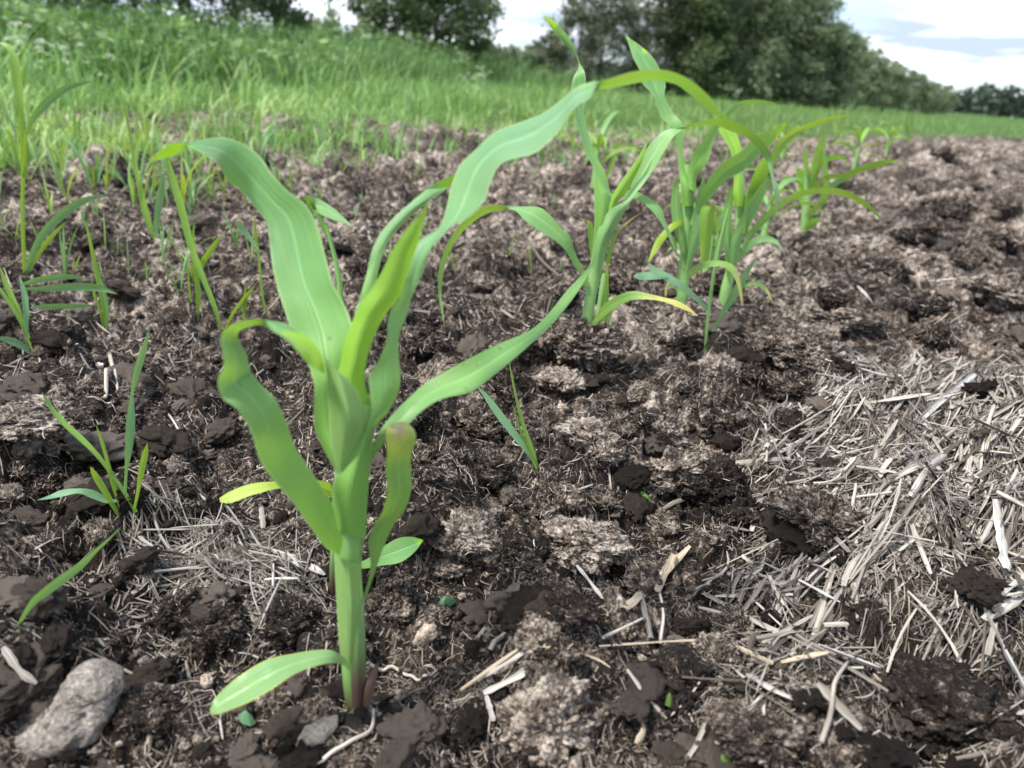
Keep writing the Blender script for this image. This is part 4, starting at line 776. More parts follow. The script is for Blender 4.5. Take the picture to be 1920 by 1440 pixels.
def put_clod(px, py, wpx, hpx, kind, label, seed, slab=0.0, rot=None, sink=.35, fine=True):
    """a clod whose middle stands at this point of the field"""
    g = ground_px([px], [py+hpx*.35])[0]; dep = np.dot(g-CAM, Fv); k = dep/F_PX
    w = wpx*k/2; h = hpx*k/2*1.05
    me = clod_mesh(seed, (w*.86, w*.80, h*.86), base=ICO6 if wpx > 100 else ICO5, slab=slab)
    o = obj('soil_clod', me, SM[kind]); o.location = (g[0], g[1]+w*.3, Hg(g[0], g[1]+w*.2)+h*(1-2*sink)*.8)
    o.rotation_euler = (rng.normal()*.12, rng.normal()*.12, rot if rot is not None else rng.random()*.8-.4)
    tag(o, label, 'soil clod', 'lumps of peat: '+label[5:] if label.startswith('rough peat') else 'lumps of peat soil')
    # fibres matted on the lump
    rs = np.random.default_rng(seed+7)
    co = np.zeros(len(me.vertices)*3, np.float32); me.vertices.foreach_get('co', co); co = co.reshape(-1, 3)
    nr = np.zeros(len(me.vertices)*3, np.float32); me.vertices.foreach_get('normal', nr); nr = nr.reshape(-1, 3)
    N = {'d': 260, 'm': 420, 'p': 620}[kind]
    ix = rs.integers(0, len(co), N); c = co[ix]; nn = nr[ix]
    T = np.cross(nn, rs.normal(size=(N, 3))+np.array([0, 0, 1.2])*rs.choice([-1, 1], (N, 1))*0); T /= np.linalg.norm(T, axis=1)[:, None]+1e-9
    T = T+nn*rs.normal(size=(N, 1))*.16
    L = k*(4+17*rs.random(N)**2); q = np.linspace(-.5, .5, 4)
    bend = np.cross(T, nn)*(rs.normal(size=(N, 1))*.5)
    Pf = c[:, None, :]+nn[:, None, :]*(k*1.0)+T[:, None, :]*(q[None, :, None]*L[:, None, None])+bend[:, None, :]*((q*q-.08)[None, :, None]*L[:, None, None])
    Vf, Qf, uf, tf = strips(Pf, k*(.7+1.5*rs.random(N)**3), np.clip(rs.normal(.4, .3, N), 0, 1), ragged=.4, rs=rs)
    tag(obj('fibre', np_mesh('fibre', Vf, Qf, uf, {'tint': tf}), m_fibre, o), kind='stuff')
    # crumbs clinging to the lump
    N = {'d': 520, 'm': 360, 'p': 160}[kind]
    ix = rs.integers(0, len(co), N); sz = k*(.9+3.4*rs.random(N)**2.2)
    Vc = ICO1[0]*(1+.9*(rs.random((N, len(ICO1[0])))-.5))[..., None]*sz[:, None, None]*(.65+.7*rs.random((N, 1, 3)))+co[ix][:, None, :]
    Qc = (ICO1[1][None]+(np.arange(N)*len(ICO1[0]))[:, None, None]).reshape(-1, 3)
    tag(obj('crumb', np_mesh('crumb', Vc.reshape(-1, 3), Qc), SM[kind], o), kind='stuff')
    return o
CL = [
 (1345, 890, 125, 140, 'd', 'black crumbly clod beside the left tip of the straw mat'),
 (1255, 895, 165, 90, 'p', 'flat grey fibrous slab leaning on the black clod left of the straw mat'),
 (1108, 820, 110, 62, 'p', 'pale matted crust lump in the soil centre'),
 (1225, 800, 120, 80, 'p', 'pale brown crust lump right of the matted pale one'),
 (1335, 770, 110, 130, 'm', 'tall dark brown lump above the black clod'),
 (1085, 660, 150, 90, 'm', 'crumbly brown mound carrying the second corn plant'),
 (735, 1105, 120, 130, 'm', 'rounded brown clod just right of the big stem'),
 (1062, 1145, 120, 100, 'd', 'dark crumbly clod behind the forked stick'),
 (965, 1030, 100, 110, 'd', 'black clod on the big grey crust in the centre'),
 (1100, 1020, 150, 90, 'p', 'large grey crust with straw stuck on top, centre right of the big plant'),
 (1205, 1075, 80, 75, 'm', 'rounded reddish brown clod behind the split straw'),
 (1290, 1265, 170, 130, 'd', 'large black clod in the lower middle by two leaning stalks'),
 (1015, 1380, 170, 170, 'p', 'blurred grey lump at the bottom edge in the middle'),
 (1770, 1320, 260, 190, 'd', 'big blurred dark clod in the lower right corner'),
 (1430, 1385, 190, 120, 'm', 'brown fibrous clod at the bottom edge left of the big dark one'),
 (1385, 1180, 110, 90, 'm', 'brown clod at the left margin of the lower straw'),
 (1545, 965, 190, 110, 'm', 'fibrous brown clod bedded in the large straw mat'),
 (1010, 1190, 80, 100, 'p', 'grey pointed lump leaning by the forked stick'),
 (1085, 1210, 55, 70, 'm', 'small pointed brown lump right of the grey pointed one'),
 (1345, 690, 60, 70, 'p', 'round brown clod at the foot of the tangled sprout'),
 (185, 1000, 60, 70, 'p', 'grey clod beside the six-bladed grass weed'),
 (800, 640, 90, 80, 'd', 'dark clod behind the big plant, left of the second corn plant'),
 (545, 1150, 130, 90, 'd', 'dark crumbly clod left of the big stem'),
 (400, 1180, 120, 90, 'd', 'dark clod with white roots in the lower left'),
 (330, 1150, 110, 80, 'd', 'dark lump below the small straw patch'),
 (1500, 655, 180, 80, 'm', 'broad brown clod behind the straw mat'),
 (1480, 800, 90, 80, 'd', 'black lump in the hollow at the upper end of the straw mat'),
 (1480, 735, 140, 70, 'm', 'brown fibrous clod above the dark hollow by the straw mat'),
 (910, 790, 130, 100, 'm', 'rooty brown clod under the straight right leaf'),
 (945, 720, 90, 90, 'd', 'dark clod under the straight right leaf'),
 (40, 790, 130, 60, 'p', 'ribbed grey-brown crust at the left edge'),
 (1000, 940, 100, 60, 'm', 'small brown clod below the three-bladed seedling'),
 (870, 1010, 110, 90, 'p', 'grey brown crust right of the small green leaf of the hidden plant'),
 (1880, 1060, 120, 60, 'm', 'brown lump under white straws at the right edge'),
 (590, 1340, 90, 60, 'm', 'flat brown lump below the foot of the big stem'),
 (850, 1370, 100, 80, 'd', 'dark lump at the bottom, right of the big stem'),
 (270, 1330, 120, 90, 'd', 'black crumb right of the big pale stone'),
 (1770, 385, 90, 60, 'd', 'dark clod on the far mound at right'),
 (1660, 500, 90, 50, 'd', 'dark clod half way to the far mound'),
 (1880, 560, 130, 60, 'm', 'brown clod at the right edge above the straw mat'),
 (1290, 640, 90, 60, 'd', 'dark clod left of the tangled sprout'),
 (1590, 610, 120, 55, 'p', 'dry brown clod beyond the straw mat'),
]
for i, (x, y, w, h, k, lab) in enumerate(CL): put_clod(x, y, w*(1.12 if k == 'p' else 1.0), h*.9, k, lab, 200+i, slab=0.0 if k == 'd' else .15)

rs9 = np.random.default_rng(909)
for (n_, xr, yr, wr, ks, lab_) in [(34, (700, 1450), (640, 1090), (45, 110), 'mmpd', 'rough peat lump bedded in the soil between big plant and straw mat'),
                                   (16, (0, 420), (640, 930), (40, 95), 'mmpd', 'rough peat lump bedded in the soil at the left of the big plant'),
                                   (18, (1620, 1930), (285, 500), (36, 80), 'mmpd', 'rough peat lump on the far mound at right'),
                                   (24, (600, 1900), (430, 640), (40, 95), 'mmpd', 'rough peat lump in the middle of the field'),
                                   (12, (850, 1450), (1100, 1400), (50, 100), 'mdpd', 'rough peat lump between the straws at the bottom')]:
    for i in range(n_):
        a = xr[0]+(xr[1]-xr[0])*rs9.random(); b = yr[0]+(yr[1]-yr[0])*rs9.random(); w_ = wr[0]+(wr[1]-wr[0])*rs9.random()**1.5
        put_clod(a, b, w_, w_*(.5+.3*rs9.random()), ks[int(rs9.integers(4))], lab_, 3000+int(a*7+b), slab=.2, sink=.45)
# small crumbly clods scattered everywhere: a few shapes, many copies
protos = {k: [clod_mesh(500+i+40*j, (1, .9, .62), base=ICO4, rough=1.3) for i in range(6)] for j, k in enumerate('dmp')}
for k in protos:
    for m in protos[k]: m.materials.append(SM[k])
LAB = {'d': 'small black crumb of peat lying loose on the soil', 'm': 'small brown crumb of peat lying loose on the soil', 'p': 'small dry grey-brown crumb of peat lying loose on the soil'}
cnt = 0
for i in range(240):
    x = rng.random()*1960-20; y = 300+1150*rng.random()**.8
    if in_poly(np.array([x]), np.array([y]), STRAW_POLY)[0] and rng.random() < .8: continue
    if abs(x-668) < 60 and y > 1180: continue
    g = ground_px([x], [y])[0]
    k = 'dmp'[int(rng.choice(3, p=[.30, .40, .30]))]
    s = (0.004+0.010*rng.random()**2)*(1+0.7*min(g[1], 3))
    o = obj('soil_crumb', protos[k][int(rng.integers(6))]); o.location = (g[0], g[1], Hg(g[0], g[1])+s*.2); o.scale = (s*(.8+.5*rng.random()), s, s*(.7+.4*rng.random()))
    o.rotation_euler = (rng.normal()*.3, rng.normal()*.3, rng.random()*6.28)
    tag(o, LAB[k], 'soil crumb', 'loose '+{'d': 'black', 'm': 'brown', 'p': 'grey-brown'}[k]+' crumbs of peat')

for i in range(26):
    a = i*2.4; k = 'ddm'[i % 3]; R1 = .0135+.006*rng.random(); x = O_MAIN[0]+R1*math.cos(a); y = O_MAIN[1]+R1*math.sin(a); s = .0022+.0028*rng.random()
    o = obj('soil_crumb', protos[k][int(rng.integers(6))]); o.location = (x, y, float(Hg(np.array([x]), np.array([y]))[0])+s*.3); o.scale = (s*1.3, s, s*.8); o.rotation_euler = (rng.normal()*.3, rng.normal()*.3, a)
    tag(o, 'moist crumb of peat heaped against the foot of the big stem', 'soil crumb', 'crumbs around the big stem')
# granular crumbs: thousands of tiny irregular grains as one loose mass
def grains(n, name, mat, seed, rlo, rhi, slo, shi):
    rs = np.random.default_rng(seed)
    th = rs.uniform(rad(-46), rad(46), n); r = np.exp(rs.uniform(np.log(rlo), np.log(rhi), n))
    x = r*np.sin(th); y = r*np.cos(th)
    # keep mostly where the soil is loose and dark
    keep = (fbm(x*16, y*16, seed, 3) > .47)
    x = x[keep]; y = y[keep]; r = r[keep]; n = len(x)
    s = (slo+(shi-slo)*rs.random(n)**2.5)*(.5+r)
    V0, F0 = ico(1)
    V0 = V0*(1+1.0*(np.random.default_rng(seed+1).random(len(V0))-.5))[:, None]
    an = rs.random(n)*6.28; ca, sa = np.cos(an), np.sin(an)
    sx = s*(.7+.8*rs.random(n)); sy = s*(.7+.6*rs.random(n)); sz = s*(.6+.6*rs.random(n))
    Vx = V0[None, :, 0]*sx[:, None]; Vy = V0[None, :, 1]*sy[:, None]
    P = np.stack([x[:, None]+Vx*ca[:, None]-Vy*sa[:, None], y[:, None]+Vx*sa[:, None]+Vy*ca[:, None], (Hg(x, y)+s*.15)[:, None]+V0[None, :, 2]*sz[:, None]], -1)
    Q = (F0[None]+(np.arange(n)*len(V0))[:, None, None]).reshape(-1, 3)
    o = obj(name, np_mesh(name, P.reshape(-1, 3), Q), mat)
    return o
tag(grains(16000, 'soil_crumbs', m_soil_dark, 5, .22, 2.2, .0008, .0036), 'fine dark crumbs of peat covering the soil', 'soil crumbs', kind='stuff')
tag(grains(15000, 'soil_crumbs', m_soil_mid, 6, .22, 2.6, .0008, .0036), 'fine brown crumbs of peat covering the soil', 'soil crumbs', kind='stuff')
tag(grains(11000, 'soil_crumbs', m_soil_dry, 9, .22, 2.6, .0007, .0034), 'fine dry grey-brown crumbs of peat covering the soil', 'soil crumbs', kind='stuff')

m_stone = stone_mat('stone', (0.08, 0.068, 0.058), (0.225, 0.198, 0.172), (0.42, 0.385, 0.35))
m_peb = stone_mat('pebble', (0.20, 0.15, 0.11), (0.42, 0.34, 0.27), (0.56, 0.49, 0.42))
# the kidney-shaped stone: a bent lump, thick at the far end
g = ground_px([135], [1370])[0]; k = np.dot(g-CAM, Fv)/F_PX
cl = np.array([on_y(176, 1240, g[1]+.010), on_y(174, 1296, g[1]+.006), on_y(146, 1350, g[1]), on_y(96, 1376, g[1]-.006), on_y(14, 1386, g[1]-.012)])
sp_ = catmull(cl, 60); q = np.linspace(0, 1, 60)
rr = np.interp(q, [0, .3, .6, 1], [58, 62, 64, 40])*k*np.sqrt(np.clip(1-np.abs(2*np.clip(q, 0, 1)-1)**3.2, 0, 1))+1e-5
tg = np.gradient(sp_, axis=0); tg /= np.linalg.norm(tg, axis=1)[:, None]
sp_ = sp_+tg*0
sd_ = np.cross(tg, [0, 0, 1.0]); sd_ /= np.linalg.norm(sd_, axis=1)[:, None]; up_ = np.cross(sd_, tg)
an = np.linspace(0, 2*np.pi, 96, endpoint=False)
U_ = sd_[:, None, :]*np.cos(an)[None, :, None]+up_[:, None, :]*np.sin(an)[None, :, None]*.82
P = sp_[:, None, :]+U_*rr[:, None, None]
f_ = (noise3(P.reshape(-1, 3)*40, 1.0, 77)*.8+noise3(P.reshape(-1, 3)*40, 2.6, 78)*.42-.25*np.abs(noise3(P.reshape(-1, 3)*40, 1.7, 80))+noise3(P.reshape(-1, 3)*40, 9, 79)*.14+noise3(P.reshape(-1, 3)*40, 30, 79)*.05).reshape(60, 96)
P = P+U_*(1.7*f_*rr[:, None])[..., None]
ii_ = np.arange(59)[:, None]*96; jj_ = np.arange(96)[None, :]; jn_ = (jj_+1) % 96
o = obj('stone', np_mesh('stone', P.reshape(-1, 3)-g, np.stack([ii_+jj_, ii_+jn_, ii_+96+jn_, ii_+96+jj_], -1).reshape(-1, 4)), m_stone); o.location = g
tag(o, 'large pale kidney-shaped stone in the lower left corner', 'stone')
def pebble(px, py, w, h, label, seed, mat=None):
    g = ground_px([px], [py+h*.4])[0]; k = np.dot(g-CAM, Fv)/F_PX
    V, Fc = ICO4; P = V*(1+noise3(V, 1.5, seed)*1.5+noise3(V, 5, seed+1)*.4)[:, None]*np.array([w*.5*k, w*.27*k, h*.5*k])*1.0
    o = obj('pebble', np_mesh('pebble', P, Fc), mat or m_peb); o.location = (g[0], g[1]+.002, Hg(g[0], g[1])+h*.28*k); o.rotation_euler = (.1, .2*rng.normal(), rng.random()*3)
    tag(o, label, 'pebble')
pebble(796, 1190, 40, 52, 'tan rounded pebble right of the big stem', 1)
pebble(592, 1376, 86, 34, 'flat grey-buff stone below the foot of the big stem', 2, m_peb)
pebble(184, 686, 16, 14, 'tiny white pebble in the left middle soil', 3, stone_mat('white_pebble', (.5, .48, .45), (.65, .62, .58), (.75, .72, .7)))
pebble(278, 1390, 18, 26, 'small tan pebble right of the large pale stone', 4)
pebble(145, 1312, 20, 16, 'small brown pebble behind the large pale stone', 6)
pebble(385, 1280, 46, 22, 'flat buff pebble left of the rounded bottom leaf', 7)
pebble(855, 1075, 22, 16, 'small buff pebble right of the hidden plant', 8)

# ------------------------------------------------------------------ straw
m_straw = straw_mat('straw', (0.085, 0.068, 0.056), (0.52, 0.475, 0.42))
m_straw_w = straw_mat('white_straw', (0.26, 0.235, 0.21), (0.53, 0.505, 0.475))
m_straw_t = straw_mat('tan_straw', (0.32, 0.245, 0.165), (0.52, 0.43, 0.32))
m_root = straw_mat('root', (0.36, 0.31, 0.26), (0.55, 0.50, 0.44))
m_twig = straw_mat('twig', (0.12, 0.09, 0.07), (0.26, 0.21, 0.17))
def straw_mass(name, P2, n, seed, label, mat, lw, main_ang, spread, liftmax, stuff=True, rag=.3, patch=None, wlo=.0006, whi=.0034, llo=.008, lhi=.055, edge=.012):
    rs = np.random.default_rng(seed)
    c = sample_poly(P2, n, rs)+rs.normal(size=(n, 2))*edge
    if patch: c = c[fbm(c[:, 0]*patch[0], c[:, 1]*patch[0], seed, 3) > rs.uniform(patch[1], patch[2], n)]; n = len(c)
    L = llo+(lhi-llo)*rs.random(n)**1.7; W = wlo+(whi-wlo)*rs.random(n)**2.2
    ang = np.where(rs.random(n) < .62, main_ang+rs.normal(size=n)*spread, rs.random(n)*np.pi)
    P = lines(c[:, 0], c[:, 1], ang, L, bow=.42, rs=rs)
    P = seat(P, 65, rs.random(n)**1.3*liftmax)
    P[..., 2] += (rs.normal(size=(n, 1))*.13)*L[:, None]*np.linspace(-.5, .5, P.shape[1])[None, :]
    return P, W, rs
MA = math.atan2(0.62, 0.55)
P, W, rs_ = straw_mass('straw_litter', STRAW_W, 13500, 31, '', m_straw, 0, 0.85, .45, .012, wlo=.0006, whi=.0042, edge=.024, patch=(17, .27, .60))
P2_, W2_, _ = straw_mass('straw_litter', STRAW_W, 14000, 35, '', m_straw, 0, 0.85, .9, .006, wlo=.0003, whi=.0013, llo=.004, lhi=.024, edge=.045)
P = np.concatenate([P, P2_]); W = np.concatenate([W, W2_])
V, Q, uv, ti = strips(P, W, np.clip(rs_.normal(.46, .42, len(P)), 0, 1), ragged=.5, rs=rs_)
tag(obj('straw_litter', np_mesh('straw_litter', V, Q, uv, {'tint': ti}), m_straw), 'matted shredded straw of the large patch at right', 'straw', kind='stuff')
P, W, rs_ = straw_mass('straw_litter', STRAW2_W, 1500, 32, '', m_straw, 0, 2.4, .6, .005, wlo=.0004, whi=.0018, lhi=.04, edge=.012)
V, Q, uv, ti = strips(P, W, np.clip(rs_.normal(.28, .3, len(P)), 0, 1), ragged=.5, rs=rs_)
tag(obj('straw_litter', np_mesh('straw_litter', V, Q, uv, {'tint': ti}), m_straw), 'matted short straw of the small patch left of the big stem', 'straw', kind='stuff')
# fibres everywhere on the peat
def fibres(n, seed, rlo, rhi):
    rs = np.random.default_rng(seed)
    th = rs.uniform(rad(-45), rad(45), n); r = np.exp(rs.uniform(np.log(rlo), np.log(rhi), n))
    x = r*np.sin(th); y = r*np.cos(th)
    dens = fbm(x*13, y*13, 300, 3)+.25*fbm(x*60, y*60, 301, 2)
    er = edge_r(th)
    keep = (dens > rs.uniform(.34, .78, n)) & (r < er*1.02)
    x, y, r = x[keep], y[keep], r[keep]; n = len(x)
    L = (.003+.013*rs.random(n)**2.6)*(.45+.9*r); W = (.00022+.0009*rs.random(n)**3.0)*(.55+r)
    P = lines(x, y, rs.random(n)*6.28, L, K=4, bow=.9, rs=rs)
    P = seat(P, 60, rs.random(n)**2*.0018)
    P[..., 2] += (rs.normal(size=(n, 1))*.28)*L[:, None]*np.linspace(-.5, .5, 4)[None, :]
    return strips(P, W, np.clip(rs.normal(.42, .3, n), 0, 1), ragged=.4, rs=rs)
V, Q, uv, ti = fibres(105000, 41, .2, 8)
tag(obj('plant_fibre_litter', np_mesh('plant_fibre_litter', V, Q, uv, {'tint': ti}), m_fibre), 'fine dry plant fibres strewn over the peat', 'plant fibres', kind='stuff')
def chips(n, seed, rlo, rhi):
    rs = np.random.default_rng(seed)
    th = rs.uniform(rad(-45), rad(45), n); r = np.exp(rs.uniform(np.log(rlo), np.log(rhi), n))
    x = r*np.sin(th); y = r*np.cos(th); er = edge_r(th)
    keep = (fbm(x*7, y*7, seed, 3)+.3*fbm(x*40, y*40, seed+1, 2) > rs.uniform(.42, .9, n)) & (r < er*1.0)
    x, y, r = x[keep], y[keep], r[keep]; n = len(x)
    L = (.005+.017*rs.random(n)**2)*(.5+.55*r); W = (.0007+.0016*rs.random(n)**2)*(.45+.6*r)
    P = seat(lines(x, y, rs.normal(size=n)*1.1, L, K=4, bow=.7, rs=rs), 60, rs.random(n)**2*.002)
    P[..., 2] += (rs.normal(size=(n, 1))*.2)*L[:, None]*np.linspace(-.5, .5, 4)[None, :]
    return strips(P, W, np.clip(rs.normal(.38, .28, n), 0, 1), ragged=.8, curl=.2, rs=rs)
V, Q, uv, ti = chips(30000, 43, .28, 8)
rs_ = np.random.default_rng(47); n = 24000
th = rs_.uniform(rad(-45), rad(45), n); r = np.exp(rs_.uniform(np.log(.9), np.log(9), n)); x = r*np.sin(th); y = r*np.cos(th)
kk = (fbm(x*5, y*5, 48, 3)+.3*fbm(x*24, y*24, 49, 2) > rs_.uniform(.40, .9, n)) & (r < edge_r(th)); x, y, r = x[kk], y[kk], r[kk]; n = len(x)
L = (.010+.032*rs_.random(n)**1.6)*(.7+.2*r); W = (.0016+.0045*rs_.random(n)**1.6)*(.7+.2*r)
P = seat(lines(x, y, rs_.normal(size=n)*.9, L, K=4, bow=.6, rs=rs_), 55, rs_.random(n)*.002)
V2, Q2, uv2, ti2 = strips(P, W, np.clip(rs_.normal(.36, .30, n), 0, 1), ragged=.8, curl=.25, rs=rs_)
Q = np.concatenate([Q, Q2+len(V)]); V = np.concatenate([V, V2]); uv = np.concatenate([uv, uv2]); ti = np.concatenate([ti, ti2])
tag(obj('straw_chip_litter', np_mesh('straw_chip_litter', V, Q, uv, {'tint': ti}), straw_mat('straw_chip', (0.12, 0.092, 0.075), (0.44, 0.39, 0.34))), 'weathered chips of straw and bark mixed into the peat', 'plant fibres', kind='stuff')
# fine pale roots
rs = np.random.default_rng(55); n = 700
th = rs.uniform(rad(-45), rad(45), n); r = np.exp(rs.uniform(np.log(.22), np.log(1.6), n))
K = 9; a0 = rs.random(n)*6.28; L = (.012+.03*rs.random(n)**2)*(.6+.6*r)
ang = a0[:, None]+np.cumsum(rs.normal(size=(n, K))*.42, axis=1)
P = np.stack([(r*np.sin(th))[:, None]+np.cumsum(np.cos(ang), 1)*(L/K)[:, None], (r*np.cos(th))[:, None]+np.cumsum(np.sin(ang), 1)*(L/K)[:, None], np.zeros((n, K))], -1)
P[..., 2] = Hg(P[..., 0], P[..., 1])+.0004+.0016*np.sin(np.linspace(0, np.pi, K))[None, :]*rs.random((n, 1))
V, Q, uv, ti = tubes(P, (.00025+.0007*rs.random(n)**2)*(.6+r*.6), rs.random(n), ns=5)
tag(obj('fine_root_litter', np_mesh('fine_root_litter', V, Q, uv, {'tint': ti}), m_root), 'hair-thin pale roots sticking out of the peat', 'roots', kind='stuff')

# individual stalks
def one_straw(P, W, mat, label, group=None, name='straw_stalk', cat='straw', tint=None, tube=False):
    P = P[None] if P.ndim == 2 else P
    c = P[0].mean(0); W = np.atleast_1d(W)
    ti = np.array([rng.random() if tint is None else tint])
    V, Q, uv, ti = (tubes(P-c, W, ti) if tube else strips(P-c, W*.9, ti, ragged=.55))
    o = obj(name, np_mesh(name, V, Q, uv, {'tint': ti}), mat); o.location = c
    tag(o, label, cat, group); return o
def straw_set(P2, n, seed, label, group, ang, spread, llo, lhi, wlo, whi, lift, mats):
    rs = np.random.default_rng(seed)
    c = sample_poly(P2, n, rs)
    L = llo+(lhi-llo)*rs.random(n)**1.5; W = wlo+(whi-wlo)*rs.random(n)**1.8
    a = np.where(rs.random(n) < .65, ang+rs.normal(size=n)*spread, rs.random(n)*np.pi)
    P = seat(lines(c[:, 0], c[:, 1], a, L, bow=.12, rs=rs), 85, .002+rs.random(n)*lift)
    P[..., 2] += (rs.normal(size=(n, 1))*.14)*L[:, None]*np.linspace(-.5, .5, P.shape[1])[None, :]
    for i in range(n): one_straw(P[i], W[i], mats[int(rs.integers(len(mats)))], label, group, tube=rs.random() < .25)
straw_set(STRAW_W, 150, 61, 'dry grey-beige straw stalk lying in the large straw mat at right', 'straw stalks of the large mat', .85, .35, .03, .085, .0013, .0036, .009, [m_straw, m_straw, m_straw, m_straw_w])
straw_set(STRAW2_W, 40, 62, 'short straw stalk lying in the small patch left of the big stem', 'straw stalks of the small patch', 2.4, .5, .015, .04, .001, .0026, .006, [m_straw, m_straw_w])
OPEN_W = on_z0(np.array([-50, 1970, 1970, -50.]), np.array([1430, 1430, 520, 520.]))[:, :2]
rs = np.random.default_rng(63)
for i in range(70):
    px = rs.random()*1920; py = 560+860*rs.random()
    g = ground_px([px], [py])[0]; L = (.014+.035*rs.random()**2)*(.6+.7*g[1])
    P = seat(lines(g[:1], g[1:2], np.array([rs.random()*3.14]), np.array([L]), bow=.15, rs=rs), 80, .0012)
    one_straw(P, (.0008+.0018*rs.random()**2)*(.6+.6*g[1]), [m_straw, m_straw_t, m_straw_w][i % 3], 'loose bit of straw lying on the open soil', 'loose straw bits on the soil', tube=i % 4 == 0)

def laid(pts, w, mat, label, lift=0.002, tube=False, name='straw_stalk', cat='straw', tint=None, conform=False, group=None, K=10, prop=0.0):
    """a stalk or root traced by where its bends lie on the soil"""
    G = ground_px([p[0] for p in pts], [p[1] for p in pts])
    dep = np.dot(G.mean(0)-CAM, Fv)
    P = catmull(G, K) if len(pts) > 2 else G[0]+(G[1]-G[0])*np.linspace(0, 1, K)[:, None]
    h = Hg(P[:, 0], P[:, 1])
    if conform:
        hs = h.copy()
        for _ in range(2): hs[1:-1] = (hs[:-2]+hs[1:-1]*2+hs[2:])/4
        P[:, 2] = np.maximum(hs, h-.001)+lift
    else:
        P[:, 2] += np.clip(np.percentile(h-P[:, 2], 75), 0, .02)+lift
    P[:, 2] += prop*np.linspace(0, 1, K)
    W = w*dep/F_PX
    return one_straw(P, np.array([W]) if not tube else np.array([W*np.linspace(1.1, .8, K)]), mat, label, group, name=name, cat=cat, tint=tint, tube=tube)
S_ = 'straw_stalk'
laid([(1165, 1166), (1230, 1105), (1290, 1042)], 20, m_straw_t, 'thick split tan straw right of the reddish brown clod', .004, tint=.9)
laid([(1230, 1120), (1262, 1050)], 16, m_straw_t, 'pale flat splinter beside the thick split tan straw', .006, tint=.95)
laid([(1218, 1216), (1203, 1150), (1194, 1088)], 14, m_straw, 'grey stalk standing up across the thick tan straw', .006, tint=.3)
laid([(1128, 1132), (1100, 1095), (1072, 1058)], 11, m_straw_w, 'white straw on the right end of the big grey crust', .004, tint=.9)
laid([(1236, 1214), (1242, 1160), (1233, 1112)], 7, m_straw_w, 'thin white straw right of the grey standing stalk', .003, tube=True)
laid([(918, 1228), (950, 1195), (985, 1172), (1005, 1158), (1012, 1130), (1030, 1118), (1050, 1098)], 10, m_root, 'crooked forked stick lying behind the pointed lumps', .003, tube=True, name='dead_root', cat='root', conform=True, K=30, tint=.9)
laid([(896, 1206), (920, 1178), (950, 1148)], 15, m_straw, 'short broken stalk left of the crooked stick', .004, tint=.6)
laid([(862, 1330), (950, 1268), (1050, 1200)], 9, m_straw_t, 'long thin straw slanting below the crooked stick', .004, tint=.9)
laid([(905, 1312), (960, 1285), (1032, 1242)], 15, m_straw_w, 'thick pale straw in the bundle below the crooked stick', .004, tint=.9)
laid([(895, 1292), (980, 1240), (1000, 1222)], 9, m_straw_w, 'upper pale straw in the bundle below the crooked stick', .005, tint=.8)
laid([(975, 1226), (1030, 1236), (1078, 1242)], 11, m_straw_t, 'tan straw lying level right of the bundle', .006, tint=.8)
laid([(1084, 1238), (1120, 1250), (1142, 1264)], 10, m_straw_t, 'tan straw continuing right of the level one', .004, tint=.8)
laid([(1120, 1226), (1220, 1218), (1320, 1212)], 7, m_straw_t, 'long thin tan straw lying level beside the large black clod', .004, tint=.9)
laid([(1128, 1215), (1170, 1195), (1206, 1176)], 6, m_root, 'thin bent twig left of the grey standing stalk', .003, tube=True)
laid([(1158, 1300), (1180, 1350), (1202, 1392), (1186, 1424)], 11, m_straw_t, 'bent pale stalk at the bottom, left of the large black clod', .008, tint=.9)
laid([(1172, 1278), (1210, 1330), (1246, 1370)], 9, m_straw, 'straight stalk right of the bent pale one', .008, tint=.6)
laid([(910, 1318), (924, 1366)], 13, m_straw_w, 'short white stub below the straw bundle', .004, tint=.9)
laid([(1838, 1190), (1875, 1270), (1912, 1344)], 28, m_straw_w, 'thick white stalk pointing to the lower right corner', .012, tint=1)
laid([(1836, 1196), (1890, 1160), (1960, 1120)], 30, m_straw_w, 'thick white stalk running off the right edge', .010, tint=.9)
laid([(1838, 1165), (1885, 1130), (1950, 1085)], 10, m_straw_w, 'thin white stalk above the thick one at the right edge', .012, tint=.9)
laid([(1856, 968), (1864, 1030), (1874, 1102)], 24, m_straw_w, 'broad flattened white stalk standing in the straw near the right edge', .012, tint=.9)
laid([(1702, 1000), (1720, 1050), (1738, 1096)], 12, m_straw, 'straight pale stalk left of the broad flattened white one', .008, tint=.9)
laid([(1388, 1184), (1430, 1205), (1476, 1226)], 18, m_straw_w, 'grey split stalk at the left margin of the lower straw', .006, tint=.4)
laid([(1428, 1074), (1495, 1108), (1570, 1150)], 10, m_straw_w, 'long thin white straw at the left margin of the mat', .006, tint=.9)
laid([(1314, 1118), (1366, 1146)], 9, m_straw, 'single short straw on dark soil left of the lower straw', .002, tint=.8)
laid([(1528, 1236), (1580, 1256), (1642, 1280)], 24, m_straw_w, 'fat grey-white stalk lying over the lower straw', .010, tint=.6)
laid([(1456, 1272), (1500, 1262), (1544, 1254)], 11, m_straw_t, 'pale tan stalk left of the fat grey-white one', .008, tint=.9)
laid([(1376, 1228), (1415, 1246), (1446, 1262)], 9, m_straw_t, 'thin tan stalk at the lower left of the straw', .006, tint=.9)
laid([(1398, 1280), (1450, 1312), (1510, 1336)], 26, m_straw, 'broad shredded stalk below the lower straw', .004, tint=.7)
laid([(1524, 1308), (1565, 1352), (1606, 1396)], 18, m_straw, 'grey stalk pointing down right beside the big dark clod', .008, tint=.5)
laid([(1530, 1422), (1548, 1370), (1556, 1310), (1582, 1268)], 9, m_root, 'bent grey twig crossing the grey stalk', .010, tube=True, tint=.3)
